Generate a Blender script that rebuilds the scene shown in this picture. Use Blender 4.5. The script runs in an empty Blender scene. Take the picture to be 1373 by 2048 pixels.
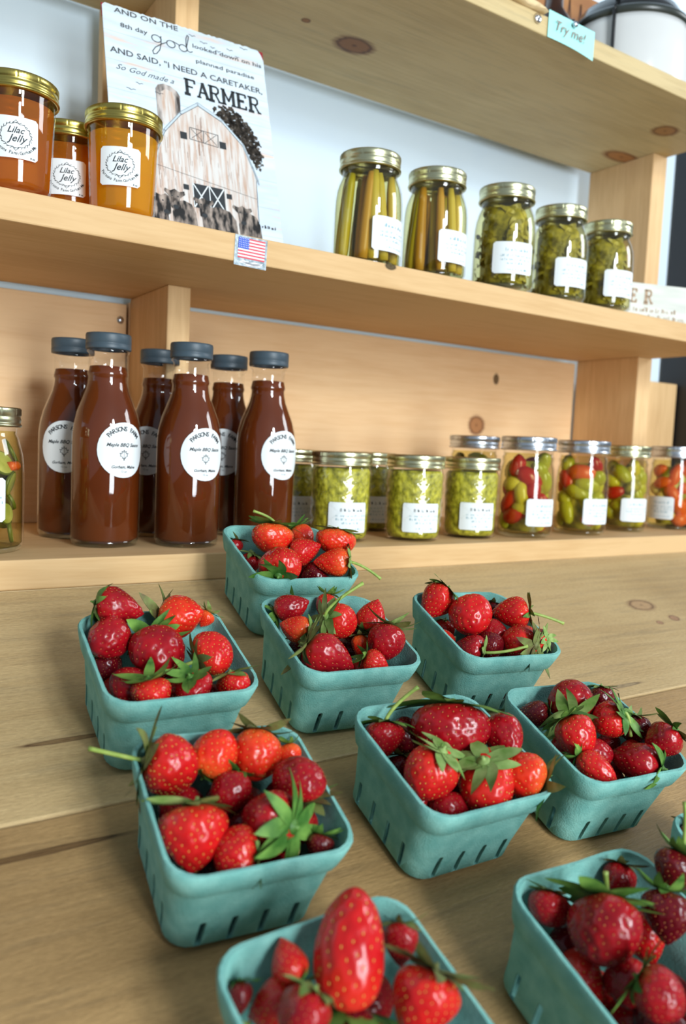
import bpy, bmesh, math, random
from math import pi, sin, cos, radians, sqrt, atan2
from mathutils import Vector, Matrix
random.seed(7)
SC = bpy.context.scene
COL = SC.collection

# ------------------------------------------------------------------ camera
YAW, PITCH, ROLL, FPX = radians(33.1944), radians(-4.7167), radians(2.6043), 1610.38
CAMP = Vector((0, -.74, 0))
Fv = Vector((sin(YAW)*cos(PITCH), cos(YAW)*cos(PITCH), sin(PITCH)))
R0 = Vector((cos(YAW), -sin(YAW), 0)); U0 = R0.cross(Fv)
Rv = cos(ROLL)*R0 + sin(ROLL)*U0; Uv = -sin(ROLL)*R0 + cos(ROLL)*U0
cd = bpy.data.cameras.new('camera'); cam = bpy.data.objects.new('camera', cd); COL.objects.link(cam)
cam.matrix_world = Matrix(((Rv.x, Uv.x, -Fv.x, CAMP.x), (Rv.y, Uv.y, -Fv.y, CAMP.y), (Rv.z, Uv.z, -Fv.z, CAMP.z), (0, 0, 0, 1)))
cd.sensor_fit = 'VERTICAL'; cd.sensor_height = 23.6; cd.lens = FPX/2048*23.6
cd.clip_start = .02; cd.clip_end = 50
cd.dof.use_dof = True; cd.dof.focus_distance = .66; cd.dof.aperture_fstop = 4.0
SC.camera = cam

# ------------------------------------------------------------------ light and exposure
SC.view_settings.view_transform = 'Standard'; SC.view_settings.look = 'None'
SC.view_settings.exposure = -0.13; SC.view_settings.gamma = 1; SC.view_settings.use_curve_mapping = False
SC.cycles.transparent_max_bounces = 32; SC.cycles.max_bounces = 10; SC.cycles.use_denoising = True
SC.cycles.sample_clamp_indirect = 6
W = bpy.data.worlds.new('world'); SC.world = W; W.use_nodes = True
W.node_tree.nodes['Background'].inputs[0].default_value = (.72, .86, 1, 1)
W.node_tree.nodes['Background'].inputs[1].default_value = .40
def area(name, loc, to, sx, sy, power, col):
    l = bpy.data.lights.new(name, 'AREA'); l.shape = 'RECTANGLE'; l.size = sx; l.size_y = sy; l.energy = power; l.color = col
    o = bpy.data.objects.new(name, l); COL.objects.link(o); o.location = loc
    o.rotation_euler = (Vector(to)-Vector(loc)).to_track_quat('-Z', 'Y').to_euler()
    return o
area('window_daylight', (.12, -3.6, 1.15), (.5, 0, .0), .34, .55, 46, (.88, .96, 1))
area('window_daylight', (.62, -3.4, 1.42), (.5, 0, .0), .34, .55, 46, (.88, .96, 1))
area('glass_door_daylight', (.45, -3.6, .02), (.5, 0, .0), .95, 1.9, 112, (.88, .96, 1))
area('window_daylight', (3.2, -1.3, 1.3), (.6, -.1, 0), .9, .9, 34, (.92, .97, 1))

# ------------------------------------------------------------------ measures of the place (metres)
S1T, S1B, S2T, S2B, S3B, S3T = -.1129, -.140, .2022, .1755, .5171, .5409
YB, YP, YF3, YW = .3027, .1666, .0116, .335
XL0, XL1, XR0, XR1 = .3388, .3668, 1.1893, 1.2263
TH = .35350; BS, BH, BBOT = .10676, .06693, .08356
EY = Vector((0, cos(TH), sin(TH))); NN = Vector((0, -sin(TH), cos(TH))); TO = Vector((0, 0, S1B))

# ------------------------------------------------------------------ material helpers
def lin(r, g, b):
    f = lambda c: (c/255/12.92 if c/255 <= .04045 else ((c/255+.055)/1.055)**2.4)
    return (f(r), f(g), f(b), 1)
def newmat(name):
    m = bpy.data.materials.new(name); m.use_nodes = True
    nt = m.node_tree; return m, nt, nt.nodes['Principled BSDF']
def N(nt, t, **kw):
    n = nt.nodes.new(t)
    for k, v in kw.items():
        if k.startswith('i_'):
            key = k[2:]; key = int(key) if key.isdigit() else key
            n.inputs[key].default_value = v
        else: setattr(n, k, v)
    return n
def plain(name, col, rough=.5, metal=0, spec=.5, coat=0):
    m, nt, b = newmat(name)
    b.inputs['Base Color'].default_value = col; b.inputs['Roughness'].default_value = rough
    b.inputs['Metallic'].default_value = metal; b.inputs['Specular IOR Level'].default_value = spec
    b.inputs['Coat Weight'].default_value = coat
    return m
def ramp(nt, stops):
    r = nt.nodes.new('ShaderNodeValToRGB'); e = r.color_ramp.elements
    while len(e) < len(stops): e.new(.5)
    for i, (p, c) in enumerate(stops): e[i].position = p; e[i].color = c
    return r
def noisy(name, c0, c1, scale=60, rough=.5, bump=0, bscale=None, detail=4, spec=.5, coat=0, stretch=(1, 1, 1), lo=.35, hi=.65):
    m, nt, b = newmat(name); L = nt.links
    tc = N(nt, 'ShaderNodeTexCoord'); mp = N(nt, 'ShaderNodeMapping'); mp.inputs['Scale'].default_value = stretch
    L.new(tc.outputs['Object'], mp.inputs[0])
    n = N(nt, 'ShaderNodeTexNoise', i_Scale=scale, i_Detail=detail); L.new(mp.outputs[0], n.inputs['Vector'])
    r = ramp(nt, [(lo, c0), (hi, c1)]); L.new(n.outputs['Fac'], r.inputs[0]); L.new(r.outputs[0], b.inputs['Base Color'])
    b.inputs['Roughness'].default_value = rough; b.inputs['Specular IOR Level'].default_value = spec; b.inputs['Coat Weight'].default_value = coat
    if bump:
        n2 = N(nt, 'ShaderNodeTexNoise', i_Scale=bscale or scale*4, i_Detail=5); L.new(mp.outputs[0], n2.inputs['Vector'])
        bp = N(nt, 'ShaderNodeBump', i_Strength=1.0, i_Distance=bump); L.new(n2.outputs['Fac'], bp.inputs['Height']); L.new(bp.outputs[0], b.inputs['Normal'])
    return m
def wood(name, light, dark, knots=(), axis=0, fine=260, rough=.62, stain=None, grain=.55, seed=0):
    """pine: long soft grain along one axis, fine fibre, given knots (centre, radii)"""
    m, nt, b = newmat(name); L = nt.links
    tc = N(nt, 'ShaderNodeTexCoord')
    def mapped(sc):
        mp = N(nt, 'ShaderNodeMapping'); s = [sc]*3; s[axis] = sc*.07; mp.inputs['Scale'].default_value = s
        mp.inputs['Location'].default_value = (seed*1.7, seed*.9, seed*2.3); L.new(tc.outputs['Object'], mp.inputs[0]); return mp
    a = mapped(14); n1 = N(nt, 'ShaderNodeTexNoise', i_Scale=1.6, i_Detail=5, i_Distortion=1.1); L.new(a.outputs[0], n1.inputs['Vector'])
    w = N(nt, 'ShaderNodeMath', operation='MULTIPLY', i_1=26.0); L.new(n1.outputs['Fac'], w.inputs[0])
    s_ = N(nt, 'ShaderNodeMath', operation='SINE'); L.new(w.outputs[0], s_.inputs[0])
    s2 = N(nt, 'ShaderNodeMath', operation='MULTIPLY_ADD', i_1=.07, i_2=0.08); L.new(s_.outputs[0], s2.inputs[0])
    f = mapped(fine); n2 = N(nt, 'ShaderNodeTexNoise', i_Scale=1.0, i_Detail=3); L.new(f.outputs[0], n2.inputs['Vector'])
    big = N(nt, 'ShaderNodeTexNoise', i_Scale=5.0, i_Detail=3); L.new(tc.outputs['Object'], big.inputs['Vector'])
    a1 = N(nt, 'ShaderNodeMath', operation='MULTIPLY_ADD', i_1=grain); L.new(n2.outputs['Fac'], a1.inputs[0]); L.new(s2.outputs[0], a1.inputs[2])
    a2 = N(nt, 'ShaderNodeMath', operation='MULTIPLY_ADD', i_1=.8); L.new(big.outputs['Fac'], a2.inputs[0]); L.new(a1.outputs[0], a2.inputs[2])
    r = ramp(nt, [(.34-(.55-grain)*.5, dark), (.86-(.55-grain)*.5, light)]); L.new(a2.outputs[0], r.inputs[0]); col = r.outputs[0]
    if stain:
        sn = N(nt, 'ShaderNodeTexNoise', i_Scale=9.0, i_Detail=6, i_Roughness=.65); L.new(a.outputs[0], sn.inputs['Vector'])
        sr = ramp(nt, [(.52, (0, 0, 0, 1)), (.72, (1, 1, 1, 1))]); L.new(sn.outputs['Fac'], sr.inputs[0])
        sm = N(nt, 'ShaderNodeMath', operation='MULTIPLY', i_1=.45); L.new(sr.outputs[0], sm.inputs[0])
        mx = N(nt, 'ShaderNodeMix', data_type='RGBA'); L.new(sm.outputs[0], mx.inputs[0]); L.new(col, mx.inputs[6]); mx.inputs[7].default_value = stain; col = mx.outputs[2]
    for (c, rad, kcol) in knots:
        sb_ = N(nt, 'ShaderNodeVectorMath', operation='SUBTRACT'); L.new(tc.outputs['Object'], sb_.inputs[0]); sb_.inputs[1].default_value = c
        dv = N(nt, 'ShaderNodeVectorMath', operation='DIVIDE'); L.new(sb_.outputs[0], dv.inputs[0]); dv.inputs[1].default_value = rad
        ln = N(nt, 'ShaderNodeVectorMath', operation='LENGTH'); L.new(dv.outputs[0], ln.inputs[0])
        nz = N(nt, 'ShaderNodeMath', operation='MULTIPLY_ADD', i_1=.35); L.new(n2.outputs['Fac'], nz.inputs[0]); L.new(ln.outputs['Value'], nz.inputs[2])
        dk = (kcol[0]*.55, kcol[1]*.5, kcol[2]*.5, 1); md = (kcol[0]*1.5, kcol[1]*1.6, kcol[2]*1.6, 1)
        kr = ramp(nt, [(.15, dk), (.35, md), (.75, md), (.98, dk), (1.12, kcol)]); 
        kr.color_ramp.interpolation = 'EASE'
        hs = N(nt, 'ShaderNodeMath', operation='MULTIPLY', i_1=.9); L.new(nz.outputs[0], hs.inputs[0]); L.new(hs.outputs[0], kr.inputs[0])
        fc = ramp(nt, [(0, (1, 1, 1, 1)), (.62, (1, 1, 1, 1)), (.86, (0, 0, 0, 1))]); 
        h2 = N(nt, 'ShaderNodeMath', operation='MULTIPLY', i_1=.6); L.new(nz.outputs[0], h2.inputs[0]); L.new(h2.outputs[0], fc.inputs[0])
        mx = N(nt, 'ShaderNodeMix', data_type='RGBA'); L.new(fc.outputs[0], mx.inputs[0]); L.new(col, mx.inputs[6]); L.new(kr.outputs[0], mx.inputs[7]); col = mx.outputs[2]
    L.new(col, b.inputs['Base Color']); b.inputs['Roughness'].default_value = rough; b.inputs['Specular IOR Level'].default_value = .3
    if grain < .4:      # rough sawn face: short fuzzy fibre over the grain
        mp = N(nt, 'ShaderNodeMapping'); mp.inputs['Scale'].default_value = (90, 260, 260); L.new(tc.outputs['Object'], mp.inputs[0])
        n3 = N(nt, 'ShaderNodeTexNoise', i_Scale=2.0, i_Detail=6, i_Roughness=.7); L.new(mp.outputs[0], n3.inputs['Vector'])
        vr = ramp(nt, [(.3, (.80, .79, .77, 1)), (.7, (1.08, 1.08, 1.08, 1))]); L.new(n3.outputs['Fac'], vr.inputs[0])
        mm_ = N(nt, 'ShaderNodeMix', data_type='RGBA', blend_type='MULTIPLY'); mm_.inputs[0].default_value = 1; L.new(col, mm_.inputs[6]); L.new(vr.outputs[0], mm_.inputs[7]); L.new(mm_.outputs[2], b.inputs['Base Color'])
        b3 = N(nt, 'ShaderNodeBump', i_Strength=.6, i_Distance=.0008); L.new(n3.outputs['Fac'], b3.inputs['Height'])
    bp = N(nt, 'ShaderNodeBump', i_Strength=.5, i_Distance=.0006); L.new(n2.outputs['Fac'], bp.inputs['Height']); L.new(bp.outputs[0], b.inputs['Normal'])
    if grain < .4: L.new(b3.outputs[0], bp.inputs['Normal'])
    return m
def glassy(name, tint=(1, 1, 1, 1), rough=.03, bump=False, gloss=.9):
    """clear thin glass: what lies behind shows through, the surface mirrors by angle (Schlick)"""
    m = bpy.data.materials.new(name); m.use_nodes = True; nt = m.node_tree; nt.nodes.clear(); L = nt.links
    out = N(nt, 'ShaderNodeOutputMaterial'); mix = N(nt, 'ShaderNodeMixShader'); t = N(nt, 'ShaderNodeBsdfTransparent'); g = N(nt, 'ShaderNodeBsdfGlossy')
    t.inputs[0].default_value = tint; g.inputs['Roughness'].default_value = rough; g.inputs[0].default_value = (gloss, gloss, gloss, 1)
    lw = N(nt, 'ShaderNodeLayerWeight', i_Blend=.5)
    p = N(nt, 'ShaderNodeMath', operation='POWER', i_1=4.0); L.new(lw.outputs['Facing'], p.inputs[0])
    a = N(nt, 'ShaderNodeMath', operation='MULTIPLY_ADD', i_1=.55, i_2=.06); L.new(p.outputs[0], a.inputs[0])
    L.new(a.outputs[0], mix.inputs[0]); L.new(t.outputs[0], mix.inputs[1]); L.new(g.outputs[0], mix.inputs[2]); L.new(mix.outputs[0], out.inputs[0])
    return m
def amber(name, col, deep):
    m = bpy.data.materials.new(name); m.use_nodes = True; nt = m.node_tree; nt.nodes.clear(); L = nt.links
    out = N(nt, 'ShaderNodeOutputMaterial'); m1 = N(nt, 'ShaderNodeMixShader', i_0=.45); m2 = N(nt, 'ShaderNodeMixShader', i_0=.5)
    tr = N(nt, 'ShaderNodeBsdfTranslucent'); df = N(nt, 'ShaderNodeBsdfDiffuse'); tp = N(nt, 'ShaderNodeBsdfTransparent')
    tr.inputs[0].default_value = col; df.inputs[0].default_value = col; tp.inputs[0].default_value = deep
    L.new(tr.outputs[0], m1.inputs[1]); L.new(df.outputs[0], m1.inputs[2]); L.new(m1.outputs[0], m2.inputs[1]); L.new(tp.outputs[0], m2.inputs[2]); L.new(m2.outputs[0], out.inputs[0])
    return m

# ------------------------------------------------------------------ mesh helpers
def mk(name, verts, faces, mat=None, parent=None, smooth=True, mats=None, fm=None):
    me = bpy.data.meshes.new(name); me.from_pydata([tuple(v) for v in verts], [], faces)
    for mm in (mats or ([mat] if mat else [])): me.materials.append(mm)
    if smooth: me.polygons.foreach_set('use_smooth', [True]*len(me.polygons))
    if fm: me.polygons.foreach_set('material_index', fm)
    me.update()
    o = bpy.data.objects.new(name, me); COL.objects.link(o)
    if parent: o.parent = parent
    return o
def merge(parts):
    V, Fc = [], []
    for v, f in parts:
        k = len(V); V += list(v); Fc += [tuple(i+k for i in q) for q in f]
    return V, Fc
def box(x0, x1, y0, y1, z0, z1, bev=0):
    bm = bmesh.new(); bmesh.ops.create_cube(bm, size=1)
    for v in bm.verts: v.co = Vector(((x0+x1)/2+v.co.x*(x1-x0), (y0+y1)/2+v.co.y*(y1-y0), (z0+z1)/2+v.co.z*(z1-z0)))
    if bev: bmesh.ops.bevel(bm, geom=bm.edges[:], offset=bev, segments=2, profile=.5, affect='EDGES')
    r = ([v.co.copy() for v in bm.verts], [tuple(v.index for v in f.verts) for f in bm.faces]); bm.verts.index_update()
    r = ([v.co.copy() for v in bm.verts], [tuple(v.index for v in f.verts) for f in bm.faces]); bm.free(); return r
def bx(name, dims, mat, parent=None, bev=.001):
    v, f = box(*dims, bev=bev); return mk(name, v, f, mat, parent, smooth=False)
def lathe(prof, seg=48, fn=None):
    V, Fc = [], []
    for j, (r, z) in enumerate(prof):
        for i in range(seg):
            a = 2*pi*i/seg; rr = max(r, 1e-5) if fn is None else max(fn(r, z, a, j), 1e-5)
            V.append((rr*cos(a), rr*sin(a), z))
    for j in range(len(prof)-1):
        for i in range(seg):
            k = (i+1) % seg; Fc.append((j*seg+i, j*seg+k, (j+1)*seg+k, (j+1)*seg+i))
    return V, Fc
def tube(pts, rad, seg=8, cap=True):
    P = [Vector(p) for p in pts]; n = len(P); V, Fc = [], []
    rs = rad if isinstance(rad, (list, tuple)) else [rad]*n
    up = Vector((0.31, .2, .93))
    for i, p in enumerate(P):
        t = (P[min(i+1, n-1)]-P[max(i-1, 0)]).normalized(); s = t.cross(up)
        if s.length < .05: s = t.cross(Vector((1, 0, 0)))
        s.normalize(); u = s.cross(t)
        for k in range(seg):
            a = 2*pi*k/seg; V.append(p+(s*cos(a)+u*sin(a))*rs[i])
    for i in range(n-1):
        for k in range(seg):
            q = (k+1) % seg; Fc.append((i*seg+k, i*seg+q, (i+1)*seg+q, (i+1)*seg+k))
    if cap: Fc += [tuple(range(seg))[::-1], tuple((n-1)*seg+k for k in range(seg))]
    return V, Fc
def bez(a, b, c, n=10):
    a, b, c = Vector(a), Vector(b), Vector(c)
    return [(1-t)**2*a+2*t*(1-t)*b+t*t*c for t in [i/n for i in range(n+1)]]
def empty(name, loc=(0, 0, 0), rot=None):
    o = bpy.data.objects.new(name, None); COL.objects.link(o); o.location = loc; o.empty_display_size = .01
    if rot: o.rotation_euler = rot
    return o
def tag(o, label, cat, group=None):
    o['label'] = label; o['category'] = cat
    if group: o['group'] = group
    return o
def structure(o): o['kind'] = 'structure'; return o
def copy_tree(o, parent=None):
    c = o.copy(); COL.objects.link(c)
    if parent: c.parent = parent
    for ch in list(o.children): copy_tree(ch, c)
    return c
def text(s, size, bold=0.0, shear=0.0, space=1.0, align='CENTER', w=1.0):
    """flat letters: list of 2D points and faces"""
    cu = bpy.data.curves.new('t', 'FONT'); cu.body = s; cu.size = size; cu.offset = bold; cu.shear = shear; cu.space_character = space
    cu.align_x = align; cu.fill_mode = 'FRONT'; cu.resolution_u = 2
    ob = bpy.data.objects.new('t', cu); me = ob.to_mesh()
    v = [(p.co.x*w, p.co.y) for p in me.vertices]; f = [tuple(p.vertices) for p in me.polygons]
    ob.to_mesh_clear(); bpy.data.objects.remove(ob); bpy.data.curves.remove(cu)
    return v, f
def shift(vf, dx, dy, rot=0):
    c, s = cos(rot), sin(rot); return [(x*c-y*s+dx, x*s+y*c+dy) for x, y in vf[0]], vf[1]
def arc_text(s, size, R, a0, a1, below=False, **k):
    """letters along an arc, centre 0,0; angles in degrees clockwise from the top"""
    out = []; n = len(s)
    for i, ch in enumerate(s):
        if ch == ' ': continue
        a = radians(a0+(a1-a0)*i/(n-1))
        t = text(ch, size, **k)
        out.append(shift(t, R*sin(a), R*cos(a), -a if not below else pi-a))
    return merge2(out)
def merge2(ps):
    V, Fc = [], []
    for v, f in ps:
        k = len(V); V += list(v); Fc += [tuple(i+k for i in q) for q in f]
    return V, Fc
def line2(pts, w):
    V, Fc = [], []
    for (x0, y0), (x1, y1) in zip(pts[:-1], pts[1:]):
        d = Vector((x1-x0, y1-y0)); 
        if d.length < 1e-9: continue
        d.normalize(); nx, ny = -d.y*w/2, d.x*w/2; e = w*.2
        k = len(V); V += [(x0-d.x*e+nx, y0-d.y*e+ny), (x0-d.x*e-nx, y0-d.y*e-ny), (x1+d.x*e-nx, y1+d.y*e-ny), (x1+d.x*e+nx, y1+d.y*e+ny)]; Fc.append((k, k+1, k+2, k+3))
    return V, Fc
def rect2(x0, x1, y0, y1): return [(x0, y0), (x1, y0), (x1, y1), (x0, y1)], [(0, 1, 2, 3)]
def scribble(cx, y, w, h, rnd, gap=.25):
    """a run of word-like marks too small to read"""
    out = []; x = cx-w/2
    while x < cx+w/2:
        l = rnd.uniform(.06, .16)*w; l = min(l, cx+w/2-x)
        n = max(2, int(l/(h*.55)))
        for k in range(n):
            hh = h*(1 if rnd.random() < .3 else .62); xx = x+l*k/n
            out.append(rect2(xx, xx+h*.16, y, y+hh)); 
            if rnd.random() < .7: out.append(rect2(xx, xx+h*.45, y+(hh-h*.14 if rnd.random() < .5 else 0), y+(hh if rnd.random() < .5 else h*.14)))
        x += l+h*.6
    return merge2(out)
def bend(vf, r, off=0.0):
    """wrap flat 2D shapes onto a cylinder of radius r facing -Y"""
    return [((r+off)*sin(x/r), -(r+off)*cos(x/r), y) for x, y in vf[0]], vf[1]
def patch(w, h, corner=.002, kind='rect', nx=18, ny=16):
    V, Fc = [], []
    for j in range(ny+1):
        if kind == 'disc': t = -pi/2+pi*j/ny; v = sin(t)*h/2; hw = max(cos(t)*w/2, 1e-5)
        else:
            tt = j/ny
            if j == 0: v = -h/2
            else: v = -h/2+h*tt
            d = h/2-abs(v); hw = w/2-(corner-sqrt(max(0, corner**2-(corner-d)**2)) if d < corner else 0)
        for i in range(nx+1): V.append((-hw+2*hw*i/nx, v))
    if kind == 'rect':   # pull rows next to the ends close for a round corner
        pass
    for j in range(ny):
        for i in range(nx):
            a = j*(nx+1)+i; Fc.append((a, a+1, a+nx+2, a+nx+1))
    return V, Fc

# ------------------------------------------------------------------ materials
M = {}
M['shelf'] = wood('pine_shelf', lin(208, 172, 124), lin(188, 148, 98), axis=0, seed=1, knots=[((.5325, 0, .200), (.007, .02, .004), lin(70, 55, 30))])
M['shelf3'] = wood('rough_pine', lin(198, 176, 130), lin(172, 148, 104), axis=0, seed=2, stain=lin(150, 138, 108), knots=[
    ((.5862, .1796, S3B), (.027, .019, .05), lin(112, 74, 44)), ((1.1236, .0994, S3B), (.022, .018, .05), lin(134, 94, 56)),
    ((1.165, .2144, S3B), (.04, .018, .04), lin(140, 92, 52)), ((.505, .165, S3B), (.006, .005, .02), lin(120, 80, 40))])
M['upright'] = wood('pine_upright', lin(226, 188, 138), lin(198, 156, 106), axis=2, seed=3)
M['back'] = wood('pine_back', lin(232, 194, 148), lin(218, 174, 126), axis=0, seed=4, knots=[
    ((.9872, YB, .127), (.006, .03, .009), lin(90, 66, 40)), ((.9477, YB, .045), (.017, .03, .016), lin(140, 92, 56))])
M['table'] = wood('worn_table_board', lin(194, 166, 120), lin(166, 136, 92), axis=0, seed=5, fine=600, grain=.22, rough=.5, stain=lin(140, 122, 94),
    knots=[((.1405, -.2021, 0), (.030, .0022, .03), lin(110, 84, 56)), ((.673, -.2515, 0), (.030, .0022, .03), lin(130, 108, 80)), ((.8619, -.1209, 0), (.022, .012, .03), lin(150, 118, 86)), ((.885, -.155, 0), (.008, .006, .02), lin(140, 104, 78)), ((.85, -.160, 0), (.005, .004, .02), lin(140, 104, 78))])
M['table2'] = wood('worn_table_board_front', lin(172, 138, 92), lin(134, 104, 66), axis=0, seed=8, fine=520, grain=.26, rough=.42, stain=lin(108, 88, 62), knots=[((.1054, -.2943, 0), (.05, .0022, .03), lin(92, 66, 40))])
M['wall'] = noisy('white_wall', lin(222, 240, 255), lin(228, 244, 255), scale=4, rough=.55)
M['floor'] = noisy('grey_floor', lin(96, 84, 68), lin(112, 100, 82), scale=8, rough=.7)
M['black'] = plain('black_panel', (.01, .01, .012, 1), .5)
M['pulp'] = noisy('teal_moulded_pulp', lin(106, 164, 156), lin(132, 186, 176), scale=90, rough=.92, bump=.0005, bscale=900, spec=.15, lo=.3, hi=.7)
M['glass'] = glassy('clear_glass')
M['glass_thick'] = glassy('clear_glass_base', tint=(.9, .95, .92, 1), rough=.08)
M['sauce'] = noisy('dark_brown_sauce', lin(88, 36, 6), lin(98, 42, 8), scale=20, rough=.5, spec=.1)
M['cap_grey'] = noisy('slate_plastic', lin(52, 66, 76), lin(62, 78, 88), scale=30, rough=.45)
M['paper'] = plain('white_label_paper', (.74, .78, .79, 1), .5)
M['ink'] = plain('black_ink', (.02, .025, .03, 1), .6)
M['ink_soft'] = plain('grey_blue_ink', lin(130, 168, 180), .6)
M['gold'] = plain('gold_lid', lin(196, 178, 96), .28, 1)
M['pale_gold'] = plain('pale_gold_lid', lin(208, 206, 168), .3, 1)
M['silver'] = plain('silver_lid', lin(205, 212, 222), .28, 1)
M['jelly'] = amber('amber_jelly', lin(252, 196, 40), lin(246, 190, 84))
M['jelly_dark'] = amber('brown_amber_jelly', lin(222, 140, 44), lin(232, 158, 70))
M['brine'] = glassy('olive_brine', tint=lin(248, 244, 206), rough=.2, gloss=.1)
M['spear'] = noisy('pickled_asparagus', lin(168, 160, 40), lin(206, 180, 78), scale=16, rough=.4, stretch=(1, 1, .2))
M['spear2'] = noisy('brown_pickled_asparagus', lin(176, 126, 42), lin(204, 160, 70), scale=18, rough=.4, stretch=(1, 1, .2))
M['slices'] = noisy('olive_pickle_slices', lin(104, 98, 20), lin(188, 176, 66), scale=60, rough=.4)
M['relish'] = noisy('green_relish', lin(104, 102, 8), lin(204, 196, 58), scale=150, rough=.35, bump=.002, bscale=160, lo=.3, hi=.68)
M['pep_g'] = noisy('green_pepper', lin(156, 158, 30), lin(210, 198, 62), scale=12, rough=.25)
M['pep_y'] = noisy('yellow_green_pepper', lin(196, 180, 50), lin(222, 206, 96), scale=12, rough=.25)
M['pep_r'] = noisy('red_pepper', lin(166, 26, 20), lin(206, 44, 28), scale=12, rough=.25)
M['pep_o'] = noisy('orange_pepper', lin(212, 84, 26), lin(228, 104, 36), scale=12, rough=.35)
M['cauli'] = noisy('pale_yellow_pickle', lin(206, 184, 104), lin(220, 196, 130), scale=30, rough=.4)
M['cuke'] = noisy('cucumber_flesh', lin(150, 158, 72), lin(196, 196, 122), scale=60, rough=.35)
M['cuke_rind'] = plain('cucumber_rind', lin(92, 104, 32), .35)
M['leaf'] = noisy('strawberry_leaf', lin(54, 98, 34), lin(116, 156, 70), scale=3.0, rough=.5, spec=.35)
M['leaf2'] = noisy('pale_strawberry_leaf', lin(94, 128, 54), lin(152, 172, 104), scale=3.5, rough=.55, spec=.3)
M['leaf3'] = noisy('dry_strawberry_leaf', lin(92, 78, 48), lin(120, 140, 72), scale=3.5, rough=.6, spec=.3)
M['stem'] = noisy('green_stem', lin(122, 150, 60), lin(160, 178, 90), scale=4, rough=.5)
M['seed'] = plain('yellow_seed', lin(216, 176, 74), .4)
M['seed_r'] = plain('red_gold_seed', lin(196, 120, 60), .4)
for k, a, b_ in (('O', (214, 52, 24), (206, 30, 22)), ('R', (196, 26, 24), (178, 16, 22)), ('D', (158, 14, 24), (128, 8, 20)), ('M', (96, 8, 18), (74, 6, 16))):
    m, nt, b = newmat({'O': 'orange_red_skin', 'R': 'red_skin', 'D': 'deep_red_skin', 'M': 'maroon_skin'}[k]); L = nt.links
    tc = N(nt, 'ShaderNodeTexCoord'); n = N(nt, 'ShaderNodeTexNoise', i_Scale=3.2, i_Detail=3); L.new(tc.outputs['Object'], n.inputs['Vector'])
    r = ramp(nt, [(.35, lin(*a)), (.65, lin(*b_))]); L.new(n.outputs['Fac'], r.inputs[0])
    sp = N(nt, 'ShaderNodeSeparateXYZ'); L.new(tc.outputs['Object'], sp.inputs[0])
    zr = ramp(nt, [(.5, (0, 0, 0, 1)), (.98, (.7, .7, .7, 1))]); ad = N(nt, 'ShaderNodeMath', operation='MULTIPLY_ADD', i_1=1.0, i_2=.5); L.new(sp.outputs[2], ad.inputs[0]); L.new(ad.outputs[0], zr.inputs[0])
    mx = N(nt, 'ShaderNodeMix', data_type='RGBA'); L.new(zr.outputs[0], mx.inputs[0]); L.new(r.outputs[0], mx.inputs[6])
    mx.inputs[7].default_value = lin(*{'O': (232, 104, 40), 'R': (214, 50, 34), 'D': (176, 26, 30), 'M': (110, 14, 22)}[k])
    L.new(mx.outputs[2], b.inputs['Base Color']); b.inputs['Roughness'].default_value = .24; b.inputs['Specular IOR Level'].default_value = .42
    b.inputs['Subsurface Weight'].default_value = .12; b.inputs['Subsurface Radius'].default_value = (.5, .1, .05); b.inputs['Subsurface Scale'].default_value = .004
    M['skin'+k] = m

# ------------------------------------------------------------------ the room
structure(bx('wall_back', (-1.5, 3.2, YW, YW+.1, -1.1, 1.7), M['wall'], bev=0))
structure(bx('floor', (-6, 7, -9, YW, -1.2, -1.1), M['floor'], bev=0))

# ------------------------------------------------------------------ shelving unit
sh = empty('shelf_unit', (.4, .15, S1B)); tag(sh, 'pine shelf unit with three long boards and short uprights against the white wall', 'shelf')
def part(name, dims, mat, bev=.0015):
    v, f = box(*dims, bev=bev); o = mk(name, v, f, mat, None, smooth=False)
    o.parent = sh; o.matrix_parent_inverse = sh.matrix_basis.inverted(); return o
sh.matrix_basis = Matrix.Translation((.4, .15, S1B))
XA, XZ = -.35, XR1
part('shelf_board', (XA, XZ, 0, YB+.02, S1B, S1T), M['shelf'])
part('shelf_board', (XA, XZ, 0, YB, S2B, S2T), M['shelf'])
part('shelf_board', (XA, XZ, YF3, YB, S3B, S3T), M['shelf3'])
for (z0, z1) in ((S1T, S2B), (S2T, S3B)):
    part('upright', (XL0, XL1, YP, YB, z0, z1), M['upright']); part('upright', (XR0, XR1, YP, YB, z0, z1), M['upright'])
part('back_panel', (XA, XL0-.004, YB, YB+.018, S1T, S2B-.007), M['back'])
part('back_panel', (XL0-.001, XR0-.004, YB, YB+.018, S1T, S2B-.004), M['back'])
part('back_batten', (.292, XL0, YB-.02, YB+.0, S2T, S3B), M['upright'])
sv = lathe([(0, .0), (.004, .0), (.0048, .0006), (.004, .0018), (0, .0022)], 16)
sc_ = mk('screw', [(.3267+x, YB-z, .1477+y) for x, y, z in sv[0]], sv[1], M['silver']); sc_.parent = sh; sc_.matrix_parent_inverse = sh.matrix_basis.inverted()

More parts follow.
